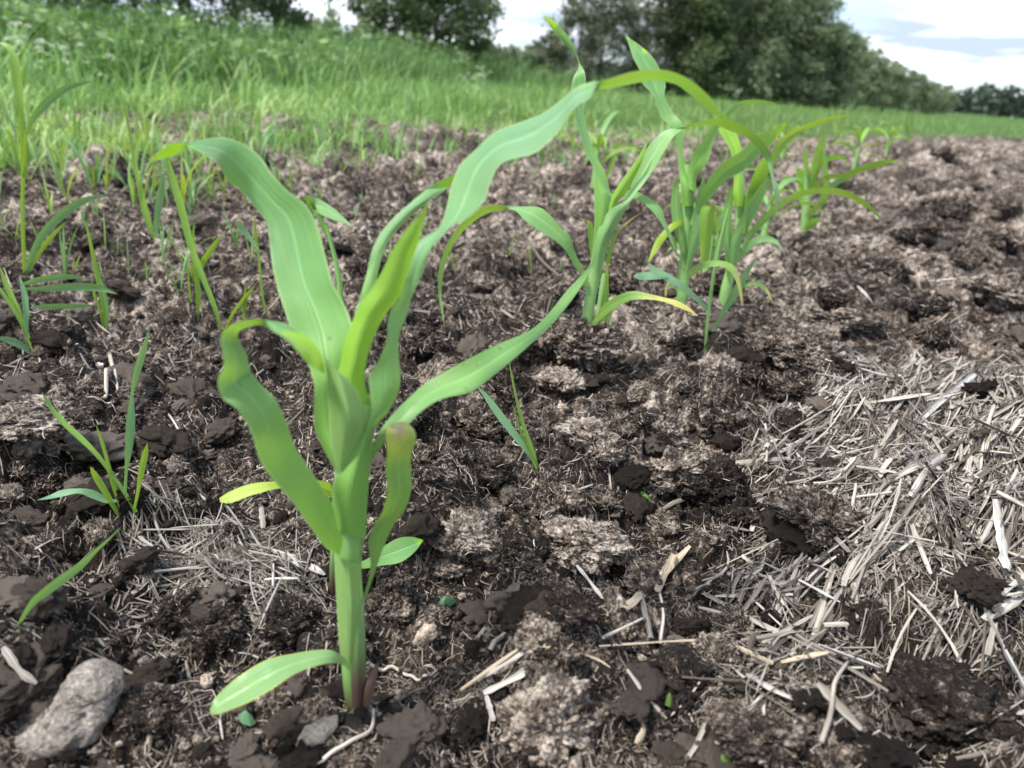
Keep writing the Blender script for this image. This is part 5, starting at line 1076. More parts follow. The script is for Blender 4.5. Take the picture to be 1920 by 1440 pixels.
laid([(1336, 1420), (1380, 1375), (1424, 1326)], 9, m_root, 'thin pale twig at the bottom edge', .006, tube=True, tint=.7)
laid([(1668, 920), (1710, 895), (1762, 870)], 14, m_straw, 'thick pale stalk across the middle of the large mat', .010, tint=.95)
laid([(1700, 955), (1730, 905), (1768, 872)], 12, m_straw, 'forked pale stalk under the thick one in the mat', .009, tint=.8)
laid([(1760, 868), (1830, 870), (1892, 876)], 12, m_straw_w, 'white stalk lying level in the right part of the mat', .010, tint=.9)
laid([(1455, 872), (1510, 840), (1556, 822)], 9, m_straw_w, 'long thin straw at the left tip of the mat', .006, tint=.9)
laid([(1700, 822), (1770, 760), (1825, 715)], 13, m_straw_w, 'long straight white straw in the upper part of the mat', .010, tint=.95)
laid([(1530, 800), (1640, 780), (1735, 765)], 12, m_straw, 'long ragged stalk at the upper left rim of the mat', .008, tint=.85)
laid([(1735, 545), (1830, 538)], 9, m_straw, 'lone straw lying on the soil beyond the mat', .004, tint=.9)
laid([(1606, 540), (1625, 560), (1644, 582)], 7, m_straw, 'lone slanting straw beyond the mat', .004, tint=.9)
laid([(1240, 962), (1265, 948), (1294, 938)], 9, m_straw, 'dry leaf-like straw below the grey slab', .002, tint=.4)
laid([(1200, 932), (1214, 944), (1232, 952)], 9, m_yelb, 'yellowish dry sliver under the grey slab', .002, name='dry_leaf', cat='leaf')
laid([(1345, 1000), (1400, 1010)], 9, m_straw, 'grey straw at the near side of the fibrous clod', .003, tint=.4)
laid([(1405, 1012), (1418, 970)], 12, m_straw_w, 'white upright straw left of the fibrous clod in the mat', .004, tint=.95)
laid([(1528, 1022), (1556, 1006)], 11, m_straw, 'short bright white straw on the fibrous clod', .012, tint=1)
laid([(980, 450), (1010, 500), (1046, 540)], 6, m_twig, 'thin dark twig leaning on the soil left of the second corn plant', .010, tube=True, name='twig', cat='twig')
laid([(688, 1252), (740, 1262), (800, 1274)], 7, m_root, 'white root lying to the right of the foot of the big stem', .003, tube=True, name='dead_root', cat='root', conform=True, K=24, tint=.95)
laid([(590, 1446), (650, 1405), (694, 1378), (700, 1340)], 8, m_root, 'pale bent root at the bottom edge under the big stem', .003, tube=True, name='dead_root', cat='root', conform=True, K=24, tint=.9)
laid([(205, 668), (212, 700), (200, 725), (198, 756)], 8, m_root, 'crooked white root left of the tall bluish blade', .003, tube=True, name='dead_root', cat='root', conform=True, K=24, tint=.95)
laid([(216, 705), (222, 745)], 6, m_straw, 'white sliver beside the crooked white root', .003, tint=.9)
laid([(74, 844), (78, 862), (112, 872)], 7, m_straw_w, 'white bent sliver at the left of the soil', .003, tint=.95)
laid([(378, 1198), (400, 1205), (418, 1228), (438, 1232)], 5, m_root, 'thin wavy white root on the dark clod in the lower left', .002, tube=True, name='dead_root', cat='root', conform=True, K=24, tint=.9)
laid([(222, 1078), (250, 1062), (272, 1048)], 12, m_straw, 'split straw below the small straw patch', .004, tint=.8)
laid([(66, 1042), (90, 1028), (112, 1018)], 12, m_straw, 'short split straw at the left, beside dark soil', .003, tint=.6)
laid([(36, 1112), (64, 1142)], 12, m_straw_w, 'white straw crossing the lone slanting blade', .003, tint=.9)
laid([(18, 1275), (50, 1320), (80, 1342)], 14, m_straw, 'blurred straw leaning on the large pale stone', .020, tint=.8)
laid([(97, 1200), (96, 1250)], 6, m_straw_w, 'thin upright white straw behind the large pale stone', .004, tint=.9)
laid([(470, 1340), (480, 1372), (492, 1400)], 0.1, m_twig, 'thin dark twig under the rounded bottom leaf', .001, tube=True, name='twig', cat='twig')
laid([(412, 1358), (418, 1395)], 11, m_straw_w, 'short white stub under the tip of the rounded bottom leaf', .003, tint=.8)
laid([(500, 1040), (560, 1062), (608, 1090)], 13, m_straw_w, 'long white straw at the right end of the small patch', .004, tint=.9)
laid([(490, 960), (494, 1000)], 12, m_straw, 'upright flat straw in the small patch', .004, tint=.6)

# ------------------------------------------------------------------ seedlings scattered over the soil
m_seed = leaf_mat('seedling_blade', (0.22, 0.38, 0.09), (0.38, 0.52, 0.03), transf=0.4, vein=14)
m_seed2 = leaf_mat('seedling_blade_blue', (0.13, 0.29, 0.11), (0.25, 0.45, 0.04), transf=0.35, vein=14)
def blade_mesh(nb, rs, name='seedling', hmin=.5, wide=1.0):
    Vs, Qs, Us, off = [], [], [], 0
    for b in range(nb):
        n = 10; s = np.linspace(0, 1, n); L = hmin+(1-hmin)*rs.random(); a = rs.random()*6.28
        lean = .1+.75*rs.random(); cv = rs.random()**1.5*2.2
        el = np.pi/2-lean*.6-cv*s**1.5
        dr = np.concatenate([[0], np.cumsum(np.cos(el[:-1]))])*L/(n-1); dz = np.concatenate([[0], np.cumsum(np.sin(el[:-1]))])*L/(n-1)
        P = np.stack([np.cos(a)*dr, np.sin(a)*dr, dz], -1)
        w = wide*(.022+.022*rs.random())*np.minimum(1, .45+s*1.6)*np.clip((1-s)*3.2, 0, 1)**.7
        ta = a+np.pi/2+rs.normal()*.6; T = np.array([np.cos(ta), np.sin(ta), .15*rs.normal()])
        u = np.array([-1, 0, 1.0])
        V = P[:, None, :]+T*(w[:, None]*u)[..., None]*.5; V[:, 1, 2] -= w*.12
        Vs.append(V.reshape(-1, 3)); Qs.append(grid_quads(n, 3, off)); off += n*3
        Us.append(np.stack([np.broadcast_to((u+1)/2, (n, 3)), np.broadcast_to(s[:, None], (n, 3))], -1).reshape(-1, 2))
    return np_mesh(name, np.concatenate(Vs), np.concatenate(Qs), np.concatenate(Us))
rs = np.random.default_rng(71)
sm = [blade_mesh(int(rs.integers(2, 5)), rs) for _ in range(14)]
for i, m in enumerate(sm): m.materials.append(m_seed if i % 2 else m_seed2)
def scatter_seed(n, xr, yr, hl, hh, label, group, bias=1.0):
    for i in range(n):
        x = xr[0]+(xr[1]-xr[0])*rs.random()**bias; y = yr[0]+(yr[1]-yr[0])*rs.random()
        g = ground_px([x], [y])[0]
        o = obj('grass_seedling', sm[int(rs.integers(len(sm)))]); o.location = (g[0], g[1], g[2]-.002); h = hl+(hh-hl)*rs.random()
        o.scale = (h, h, h*(.9+.3*rs.random())); o.rotation_euler = (0, 0, rs.random()*6.28); tag(o, label, 'grass seedling', group)
scatter_seed(95, (-40, 560), (255, 400), .06, .19, 'small grass seedling in the weedy left rear of the bare soil', 'grass seedlings at the left rear', 1.1)
scatter_seed(24, (-20, 480), (400, 560), .04, .10, 'small grass seedling among clods in the left middle of the soil', 'grass seedlings in the left middle')
scatter_seed(55, (450, 1500), (262, 330), .06, .15, 'grass seedling on bare soil just before the grassy strip', 'grass seedlings before the grassy strip')
scatter_seed(22, (560, 1080), (330, 520), .035, .09, 'tiny yellow-green grass seedling behind the big plant', 'tiny grass seedlings behind the big plant')
scatter_seed(16, (1560, 1930), (258, 276), .12, .26, 'grass seedling on the rim of the far mound', 'grass seedlings on the mound rim')

# ------------------------------------------------------------------ grass masses
def grass(n, rfun_lo, rfun_hi, hlo, hhi, wlo, whi, seed, tlo, thi, tint=(.5, .2), arch=1.0, patch=None, expo=1.0, grow=False):
    rs = np.random.default_rng(seed)
    th = rs.uniform(tlo, thi, n); lo = rfun_lo(th); hi = rfun_hi(th)
    r = np.exp(np.log(lo)+(np.log(hi)-np.log(lo))*rs.random(n)**expo)
    x = r*np.sin(th); y = r*np.cos(th)
    if patch:
        k = fbm(x*patch[0], y*patch[0], seed, 3) > rs.uniform(patch[1], patch[2], n); x, y, r, th = x[k], y[k], r[k], th[k]; n = len(x)
    K = 6; s = np.linspace(0, 1, K)[None, :]
    vr = .6+.8*fbm(x*.8, y*.8, seed+5, 3)
    L = (hlo+(hhi-hlo)*rs.random(n))*vr
    if grow: L = L*np.clip((.13+.045*r)/.6, .4, 1.8)
    a = rs.random(n)*6.28; ln = np.abs(rs.normal(size=n))*.42; cv = rs.random(n)**1.3*2.2*arch
    el = np.pi/2-ln[:, None]-cv[:, None]*s**1.4
    z0 = np.zeros((n, 1))
    dr = np.concatenate([z0, np.cumsum(np.cos(el[:, :-1]), 1)], 1)*(L/(K-1))[:, None]; dz = np.concatenate([z0, np.cumsum(np.sin(el[:, :-1]), 1)], 1)*(L/(K-1))[:, None]
    P = np.stack([x[:, None]+np.cos(a)[:, None]*dr, y[:, None]+np.sin(a)[:, None]*dr, Hg(x, y)[:, None]-.005+dz], -1)
    w = (wlo+(whi-wlo)*rs.random(n))[:, None]*np.minimum(1, .6+s)*np.clip((1-s)*2.5, .03, 1)
    ta = a+np.pi/2+rs.normal(size=n)*.7; T = np.stack([np.cos(ta), np.sin(ta), rs.normal(size=n)*.15], -1)
    V = np.stack([P-T[:, None]*w[..., None]*.5, P+T[:, None]*w[..., None]*.5], 2)
    q = grid_quads(K, 2); Q = (q[None]+(np.arange(n)*K*2)[:, None, None]).reshape(-1, 4)
    ti = np.clip(rs.normal(tint[0], tint[1], n)+.9*(fbm(x*1.3, y*1.3, seed+8, 3)-.5), 0, 1)
    return V.reshape(-1, 3), Q, np.repeat(ti, K*2)
m_grass = simple_leaf('field_grass', [(0.0, (0.065, 0.150, 0.055)), (0.5, (0.165, 0.325, 0.105)), (1.0, (0.38, 0.51, 0.20))], .36, (0.30, 0.50, 0.05))
m_tall = simple_leaf('meadow_plants', [(0.0, (0.045, 0.095, 0.034)), (0.5, (0.115, 0.210, 0.075)), (1.0, (0.27, 0.40, 0.17))], .32, (0.20, 0.38, 0.05))
W_ = rad(48)
parts = [grass(36000, lambda t: edge_r(t)*.97, lambda t: np.maximum(bank_r(t)*1.1, edge_r(t)*1.3), .06, .19, .004, .010, 81, -W_, W_, (.62, .28), patch=(2.6, .40, .76), expo=.80),
         grass(14000, lambda t: edge_r(t)*1.15, lambda t: np.maximum(bank_r(t)*1.2, edge_r(t)*1.6), .16, .36, .005, .013, 83, -W_, W_, (.50, .28), patch=(2.6, .44, .66), expo=.55),
         grass(10000, lambda t: edge_r(t)*.62, lambda t: edge_r(t)*1.05, .05, .15, .004, .009, 82, -W_, rad(12), (.68, .2), patch=(3.0, .46, .7), expo=.6)]
offs = 0; Vs = []; Qs = []; Ts = []
for V, Q, ti in parts: Vs.append(V); Qs.append(Q+offs); Ts.append(ti); offs += len(V)
tag(obj('grass', np_mesh('grass', np.concatenate(Vs), np.concatenate(Qs), attr={'tint': np.concatenate(Ts)}), m_grass), 'light green young grass strip beyond the bare soil', 'grass', kind='stuff')
tallh = lambda t: np.maximum(bank_r(t)*(1+.5*(fbm(t*9, t*0+3.3, 611, 3)-.5)), 4.0)
parts = [grass(30000, lambda t: tallh(t)*.98, lambda t: tallh(t)*2.3, .30, .62, .008, .020, 91, -W_, rad(4), (.52, .26), arch=1.1, grow=True),
         grass(24000, lambda t: tallh(t)*.98, lambda t: tallh(t)*2.2, .30, .75, .012, .030, 92, rad(0), W_, (.45, .22), arch=1.0, grow=False)]
# broad meadow leaves
rs = np.random.default_rng(93); n = 62000
th = rs.uniform(-W_, rad(6), n); r = tallh(th)*np.exp(rs.random(n)*.8); x = r*np.sin(th); y = r*np.cos(th)
zz = Hg(x, y)+.03+.50*rs.random(n)**.7*(.25+1.35*fbm(x*1.3, y*1.3, 94, 3))*np.clip((.13+.045*r)/.6, .4, 1.8); sz = .013+.050*rs.random(n)**1.7
D1 = rs.normal(size=(n, 3)); D1 /= np.linalg.norm(D1, axis=1)[:, None]; D2 = np.cross(D1, rs.normal(size=(n, 3))); D2 /= np.linalg.norm(D2, axis=1)[:, None]
C = np.stack([x, y, zz], -1)
V = np.stack([C-D1*sz[:, None], C+D2*sz[:, None]*.45, C+D1*sz[:, None], C-D2*sz[:, None]*.45], 1).reshape(-1, 3)
parts.append((V, np.arange(n*4).reshape(-1, 4), np.repeat(np.clip(rs.normal(.46, .24, n)+1.7*(fbm(x*2.2, y*2.2+zz*3, 97, 3)-.5), 0, 1), 4)))
offs = 0; Vs = []; Qs = []; Ts = []
for V, Q, ti in parts: Vs.append(V); Qs.append(Q+offs); Ts.append(ti); offs += len(V)
tag(obj('meadow_grass', np_mesh('meadow_grass', np.concatenate(Vs), np.concatenate(Qs), attr={'tint': np.concatenate(Ts)}), m_tall), 'tall dense meadow grass and herbs on the bank below the trees', 'meadow', kind='stuff')

# white umbels in the meadow
m_white = NT('white_flower'); m_white = m_white.surf(m_white.n('BsdfPrincipled', {'Base Color': (0.72, 0.74, 0.66), 'Roughness': .7}).outputs[0])
def parsley(px, py, D, seed, label):
    rs = np.random.default_rng(seed); d = ray(px, py); h = math.hypot(d[0], d[1]); top = CAM+d*(D/h)
    gz = float(Hg(np.array([top[0]]), np.array([top[1]]))[0]); H = max(top[2]-gz, .25)
    t = empty('cow_parsley', (top[0], top[1], gz)); tag(t, label, 'wildflower', 'white umbel flowers in the meadow')
    P = np.stack([np.zeros(8), np.zeros(8), np.linspace(0, H*.98, 8)], -1); P[:, 0] += .02*np.sin(np.linspace(0, 2, 8))
    V, Q, uv, ti = tubes(P[None], np.array([.006]), np.array([.5])); obj('stem', np_mesh('stem', V, Q, uv, {'tint': ti}), m_stem2, t)
    for k in range(int(rs.integers(9, 14))):
        c = np.array([rs.normal()*.09, rs.normal()*.09, H-.26*rs.random()**1.5]); R_ = .020+.020*rs.random(); n = 70
        a = rs.random(n)*6.28; rr = R_*np.sqrt(rs.random(n)); C = c+np.stack([rr*np.cos(a), rr*np.sin(a), .7*R_*(1-(rr/R_)**2)+.006*rs.random(n)], -1)
        s = .0045; D1 = rs.normal(size=(n, 3)); D1 /= np.linalg.norm(D1, axis=1)[:, None]; D2 = np.cross(D1, [.1, .2, 1]); D2 /= np.linalg.norm(D2, axis=1)[:, None]
        V = np.stack([C-D1*s, C+D2*s, C+D1*s, C-D2*s], 1).reshape(-1, 3)
        ray_l = np.stack([np.broadcast_to(P[5], (6, 3))*1.0, C[:6]], 1)
        V2, Q2, _, _ = tubes(np.stack([ray_l[:, 0], ray_l.mean(1), ray_l[:, 1]], 1), np.full(6, .002), np.full(6, .5), ns=5)
        o = obj('flower_head', np_mesh('flower_head', V, np.arange(n*4).reshape(-1, 4), smooth=False), m_white, t)
        obj('flower_stalk', np_mesh('flower_stalk', V2, Q2), m_stem2, o)
for i, (x, y, D, lab) in enumerate([(12, 45, 5.5, 'white umbel plant in the top left corner'), (102, 100, 5.8, 'white umbel plant left of the nearest trunk, low in the meadow'), (55, 112, 5.6, 'white umbel plant at the left meadow edge'), (140, 105, 6.2, 'white umbel plant in the left meadow, right of another'),
                              (430, 98, 8, 'white umbel plant below the left trees'), (490, 95, 8.5, 'white umbel plant below the right end of the left trees'), (470, 90, 9, 'white umbel plant between two others below the left trees'), (890, 140, 14, 'white umbel plant in the middle meadow beside the gap'),
                              (870, 148, 14, 'white umbel plant low in the middle meadow'), (905, 125, 15, 'white umbel plant right in the middle meadow'), (700, 92, 13, 'white umbel plant under the middle tree'), (860, 95, 16, 'white umbel plant right below the middle tree'),
                              (975, 105, 22, 'white umbel plant at the low shrubs'), (1075, 125, 25, 'white umbel plant at the left foot of the brownish trees'), (1365, 158, 26, 'white umbel plant at the foot of the dense trees'), (1385, 165, 27, 'white umbel plant just right of the one under the dense trees'), (1440, 165, 28, 'white umbel plant at the right foot of the dense trees')]):
    parsley(x, y, D, 300+i, lab)

# ------------------------------------------------------------------ trees
def bark():
    t = NT('bark'); co = t.n('TexCoord').outputs['Object']
    n = t.n('TexNoise', {'Vector': t.n('Mapping', {'Vector': co, 'Scale': (9, 9, 1.5)}).outputs[0], 'Scale': 2.0, 'Detail': 5.0}).outputs[0]
    c = t.ramp(n, [(.3, (0.025, 0.020, 0.016)), (.7, (0.10, 0.085, 0.07))])
    return t.surf(t.n('BsdfPrincipled', {'Base Color': c, 'Roughness': .9, 'Normal': t.n('Bump', {'Height': n, 'Distance': .03}).outputs[0]}).outputs[0])
m_bark = bark()
m_tree = simple_leaf('tree_foliage', [(0, (0.065, 0.098, 0.050)), (.5, (0.135, 0.185, 0.090)), (1, (0.22, 0.275, 0.14))], .45, (.14, .22, .06))
m_tree2 = simple_leaf('willow_foliage', [(0, (0.105, 0.145, 0.088)), (.5, (0.200, 0.255, 0.150)), (1, (0.29, 0.345, 0.21))], .45, (.18, .25, .10))
m_tree3 = simple_leaf('sparse_foliage', [(0, (0.09, 0.11, 0.075)), (.5, (0.165, 0.19, 0.125)), (1, (0.25, 0.28, 0.18))], .45, (.16, .19, .10))
def tree(px, D, H, blobs, n, leaf_s, mat, seed, label, trunks=((0, .12),), name='tree', group='trees along the field edge', clump=.13, twigs=0, sink=.1):
    """blobs: (dx, z, rx, rz) crown masses in metres"""
    rs = np.random.default_rng(seed); x0, y0 = far_xy(px, D); gz = float(Hg(np.array([x0]), np.array([y0]))[0])-sink
    t = empty(name, (x0, y0, gz)); tag(t, label, 'tree', group)
    ux = np.array([y0, -x0])/math.hypot(x0, y0)     # sideways
    vol = np.array([b[2]*b[2]*b[3] for b in blobs])**(2/3); vol /= vol.sum()
    Cs = []; Ti = []
    nc = max(20, n//90)
    for b, fr in zip(blobs, vol):
        m = max(6, int(nc*fr)); d = rs.normal(size=(m, 3)); d /= np.linalg.norm(d, axis=1)[:, None]
        rr = rs.random(m)**.45*(.75+.45*rs.random(m))
        c = d*rr[:, None]*np.array([b[2], b[2]*.85, b[3]])
        cc = np.array([ux[0]*b[0], ux[1]*b[0], b[1]])+np.stack([c[:, 0]*ux[0]-c[:, 1]*ux[1], c[:, 0]*ux[1]+c[:, 1]*ux[0], c[:, 2]], -1)
        k = max(3, int(n*fr/m)); sc = clump*b[2]*(.6+.9*rs.random(m))
        q = cc[:, None, :]+rs.normal(size=(m, k, 3))*sc[:, None, None]*np.array([1, 1, .8])
        Cs.append(q.reshape(-1, 3)); Ti.append(np.repeat(np.clip(rs.normal(.45, .25, m), 0, 1), k))
    C = np.concatenate(Cs); ti = np.concatenate(Ti); keep = C[:, 2] > .05; C = C[keep]; ti = np.clip(ti[keep]+rs.normal(size=keep.sum())*.12, 0, 1)
    N = len(C); s = leaf_s*(.6+.8*rs.random(N)); D1 = rs.normal(size=(N, 3)); D1 /= np.linalg.norm(D1, axis=1)[:, None]; D2 = np.cross(D1, rs.normal(size=(N, 3))); D2 /= np.linalg.norm(D2, axis=1)[:, None]
    V = np.stack([C-D1*s[:, None], C+D2*s[:, None]*.5, C+D1*s[:, None], C-D2*s[:, None]*.5], 1).reshape(-1, 3)
    obj('crown', np_mesh('crown', V, np.arange(N*4).reshape(-1, 4), attr={'tint': np.repeat(ti, 4)}), mat, t)
    for dx, r in trunks:
        K = 10; s_ = np.linspace(0, 1, K); h = H*.72
        P = np.stack([ux[0]*dx+.12*np.sin(s_*4+dx)*r*6, ux[1]*dx+0*s_, s_*h], -1)
        V, Q, uv, tt = tubes(P[None], (2*r*(1-.75*s_))[None], np.array([.5])); tr = obj('trunk', np_mesh('trunk', V, Q, uv), m_bark, t)
        nb = 7; Ps = []; Ws = []
        for k in range(nb):
            z = h*(.25+.7*rs.random()); j = z/h; a = rs.random()*6.28; L = H*.28*(.6+.6*rs.random())
            st = np.array([np.interp(z, P[:, 2], P[:, 0]), np.interp(z, P[:, 2], P[:, 1]), z]); q = np.linspace(0, 1, 6)[:, None]
            Ps.append(st+q*np.array([np.cos(a), np.sin(a), .55+.4*rs.random()])*L); Ws.append(2*r*(1-.75*j)*.5*(1-.8*q[:, 0]))
        V, Q, uv, tt = tubes(np.array(Ps), np.array(Ws), np.full(nb, .5)); obj('limb', np_mesh('limb', V, Q, uv), m_bark, tr)
    return t
# left group with bare stems below the hanging crowns
tree(345, 14, 6, [(0, 3.4, 1.5, 1.6), (-.6, 2.6, 1.0, .9), (.7, 2.5, 1.1, .9), (.2, 1.75, 1.2, .5), (-.3, 1.15, .9, .28), (.6, 1.0, .6, .25)], 6300, .046, m_tree, 401, 'leafy tree with the thickest dark trunk in the upper left', ((0, .11),))
tree(255, 15, 6, [(0, 3.3, 1.5, 1.6), (-.8, 2.3, 1.0, .8), (.5, 1.7, 1.1, .5), (-.4, 1.1, .8, .25)], 5600, .046, m_tree, 402, 'leafy tree with two thin trunks left of the thickest trunk', ((0, .06), (.35, .05)))
tree(130, 14, 6, [(0, 3.2, 1.4, 1.5), (.3, 2.2, 1.1, .8), (-.7, 2.2, 1.0, .8), (0, 1.6, 1.1, .5), (.3, 1.05, .9, .28)], 5600, .046, m_tree, 403, 'leafy tree near the top left corner of the field', ((0, .07),))
tree(15, 13, 6, [(0, 3.2, 1.5, 1.6), (.4, 2.1, 1.1, .7), (0, 1.5, .9, .5), (.2, 1.0, .9, .25)], 5600, .046, m_tree, 404, 'leafy tree cut by the left edge', ((0, .07),))
tree(440, 15, 6, [(0, 3.3, 1.3, 1.5), (.3, 2.2, .9, .8), (-.2, 1.6, 1.0, .5), (.1, 1.05, .8, .3)], 5600, .046, m_tree, 405, 'leafy tree right of the thickest trunk', ((0, .05),))
tree(515, 15.5, 5, [(0, 2.7, .8, 1.2), (.1, 1.75, .65, .65), (-.2, 1.2, .7, .45), (.2, .85, .55, .3)], 6500, .055, m_tree, 406, 'leafy tree at the right end of the left group, beside the sky gap', ((0, .05),))
for px_, D_, sd_, lb_ in [(50, 12.5, 407, 'loose bush behind the meadow at the top left corner'), (205, 14, 408, 'loose bush behind the meadow left of the thickest trunk'), (400, 15, 409, 'loose bush behind the meadow right of the thickest trunk'), (300, 16, 410, 'loose bush between the thin and the thickest trunk')]:
    tree(px_, D_, 1.6, [(0, .75, .55, .30), (-.6, .85, .5, .25), (.55, .8, .5, .28)], 420, .05, m_tree, sd_, lb_, ((0, .03),), name='bush', clump=.22)
# middle tree
tree(775, 22, 6.5, [(0, 3.2, 2.0, 1.6), (-1.1, 2.1, 1.0, .8), (1.2, 2.1, 1.0, .8), (0, 1.7, 1.5, .7), (.9, 1.3, 1.0, .5), (-1.0, 1.3, .8, .4), (-.5, .8, .8, .5), (.4, .9, 1.0, .4), (1.5, .9, .5, .4)], 24000, .06, m_tree, 411, 'single rounded dark tree in the middle between two sky gaps', ((0, .10), (.5, .07)))
tree(625, 21, 2, [(0, .95, .55, .45), (-.4, .7, .5, .35), (.45, .75, .4, .4)], 4500, .05, m_tree2, 412, 'low bush left of the middle tree', ((0, .04),), name='bush')
tree(570, 24, 2, [(0, .8, .6, .35), (.5, .8, .5, .3)], 3000, .05, m_tree2, 413, 'low bush in the left sky gap', ((0, .04),), name='bush')
tree(935, 28, 2, [(0, .9, .7, .45), (.9, .9, .7, .45), (-.7, .8, .6, .4)], 5000, .075, m_tree3, 414, 'low bushes in the right sky gap', ((0, .04),), name='bush')
tree(1010, 34, 3, [(0, 1.1, .9, .8), (.6, 1.5, .8, .8), (-.7, .9, .7, .6)], 5000, .075, m_tree3, 415, 'brownish bush at the left foot of the large tree mass', ((0, .04),), name='bush')
# right mass
tree(1100, 38, 8, [(0, 4.4, 1.8, 1.8), (-1.0, 3.0, 1.0, 1.1), (.8, 3.0, 1.4, 1.2), (0, 1.9, 1.5, 1.0), (-.2, .9, 1.3, .6)], 12500, .075, m_tree3, 421, 'sparse brownish tree at the left of the large tree mass', ((0, .10), (.5, .07), (-.5, .06)), clump=.16)
tree(1195, 40, 8, [(0, 4.8, 1.8, 1.8), (-.6, 3.2, 1.3, 1.2), (.8, 3.2, 1.3, 1.2), (0, 1.9, 1.6, 1.0), (0, .8, 1.5, .6)], 14500, .075, m_tree3, 422, 'sparse tree with bright sky holes in the large tree mass', ((0, .10), (.6, .08)), clump=.15)
tree(1280, 41, 8, [(0, 5.0, 1.9, 1.8), (-.6, 3.3, 1.4, 1.3), (.8, 3.4, 1.4, 1.3), (0, 1.9, 1.7, 1.1), (0, .8, 1.7, .7)], 34000, .09, m_tree, 423, 'dense dark green tree in the middle of the large tree mass', ((0, .12),))
tree(1375, 43, 8, [(0, 4.7, 2.0, 1.8), (.6, 3.3, 1.6, 1.3), (-.8, 3.0, 1.4, 1.2), (.2, 1.8, 1.9, 1.1), (0, .8, 1.8, .7)], 36000, .09, m_tree2, 424, 'broad grey-green tree right of the dense dark one', ((0, .12),))
tree(1465, 45, 7, [(0, 4.2, 1.9, 1.45), (.8, 3.1, 1.6, 1.2), (-.8, 2.8, 1.5, 1.2), (0, 1.7, 2.0, 1.1), (.2, .8, 1.8, .7)], 36000, .09, m_tree2, 425, 'rounded grey-green tree with its top below the picture edge', ((0, .12),))
tree(1540, 47, 6, [(0, 3.1, 1.2, 1.2), (-.6, 2.4, 1.3, 1.0), (.2, 1.6, 1.3, 1.0), (0, .8, 1.4, .7)], 26000, .09, m_tree2, 426, 'rounded tree at the right end of the large tree mass', ((0, .1),))
tree(1568, 52, 5, [(0, 3.3, 1.1, .9), (-.6, 2.4, 1.1, .9), (.6, 2.2, 1.1, .9), (0, 1.2, 1.5, .9)], 12000, .09, m_tree2, 430, 'tree filling the step between the large mass and the falling row', ((0, .09),))
tree(1605, 58, 4.5, [(0, 3.2, 1.4, 1.0), (0, 2.0, 1.7, 1.0), (.9, 2.2, 1.0, .8), (-.9, 1.7, 1.0, .9), (0, 1.1, 1.6, .8)], 14000, .08, m_tree2, 431, 'first smaller tree of the falling row right of the large mass', ((0, .09),))
tree(1655, 66, 4, [(0, 2.7, 1.3, .8), (0, 1.7, 1.8, .9), (.9, 2.2, 1.0, .7), (-.8, 1.8, 1.0, .8), (0, 1.0, 1.6, .7)], 14000, .09, m_tree2, 432, 'second tree of the falling row', ((0, .08),))
tree(1700, 76, 3.6, [(0, 2.6, 1.3, .7), (0, 1.6, 2.0, .9), (1.0, 1.9, 1.0, .7), (-.9, 1.9, 1.1, .7), (0, 1.0, 1.8, .7)], 14000, .09, m_tree2, 433, 'third tree of the falling row', ((0, .08),))
tree(1742, 90, 3.2, [(0, 2.3, 1.3, .6), (0, 1.4, 2.2, .8), (1.2, 1.6, 1.2, .6), (-1.0, 1.9, 1.2, .6), (0, .9, 1.9, .6)], 14000, .10, m_tree2, 434, 'last tree of the falling row before the far forest', ((0, .08),))
# far forest: a deep belt of crowns
rs = np.random.default_rng(440); Cs = []; Ti = []
for k in range(420):
    th = rs.uniform(rad(-6), rad(56)); r = 330+rs.random()*160
    H = 7+5*rs.random()+2*math.sin(th*40); w = 3+2*rs.random()
    m = 150; d = rs.normal(size=(m, 3)); d /= np.linalg.norm(d, axis=1)[:, None]
    Cs.append(np.array([r*math.sin(th), r*math.cos(th), H*.44])+d*(rs.random((m, 1))**.4)*np.array([w, w, H*.52])); Ti.append(np.clip(np.full(m, rs.normal(.35, .25))+rs.normal(size=m)*.1, 0, 1))
C = np.concatenate(Cs); ti = np.concatenate(Ti); N = len(C); D1 = rs.normal(size=(N, 3)); D1 /= np.linalg.norm(D1, axis=1)[:, None]; D2 = np.cross(D1, rs.normal(size=(N, 3))); D2 /= np.linalg.norm(D2, axis=1)[:, None]
s = .6+.7*rs.random((N, 1)); V = np.stack([C-D1*s, C+D2*s*.7, C+D1*s, C-D2*s*.7], 1).reshape(-1, 3)
m_far = simple_leaf('far_forest', [(0, (0.030, 0.046, 0.036)), (.5, (0.050, 0.070, 0.052)), (1, (0.090, 0.118, 0.085))], .3, (.06, .09, .03))
tag(obj('far_forest', np_mesh('far_forest', V, np.arange(N*4).reshape(-1, 4), attr={'tint': np.repeat(ti, 4)}), m_far), 'dark far forest on the horizon at right', 'forest', kind='stuff')

# ------------------------------------------------------------------ sky and sun
SUN_EL, SUN_AZ = rad(58), rad(-122)      # azimuth from the view direction, negative = left
w = bpy.data.worlds.new('World'); scene.world = w; w.use_nodes = True; nt = w.node_tree; nt.nodes.clear()
def wn(typ, inp=None, **kw):
    nd = nt.nodes.new('ShaderNode'+typ)
    for k, v in kw.items(): setattr(nd, k, v)
    for k, v in (inp or {}).items():
        if isinstance(v, bpy.types.NodeSocket): nt.links.new(v, nd.inputs[k])
        else: nd.inputs[k].default_value = v
    return nd
out = wn('OutputWorld')
sky = wn('TexSky', sky_type='NISHITA', sun_disc=False, sun_elevation=SUN_EL, sun_rotation=SUN_AZ)
dirv = wn('TexCoord').outputs['Generated']
sp = wn('SeparateXYZ', {0: dirv})
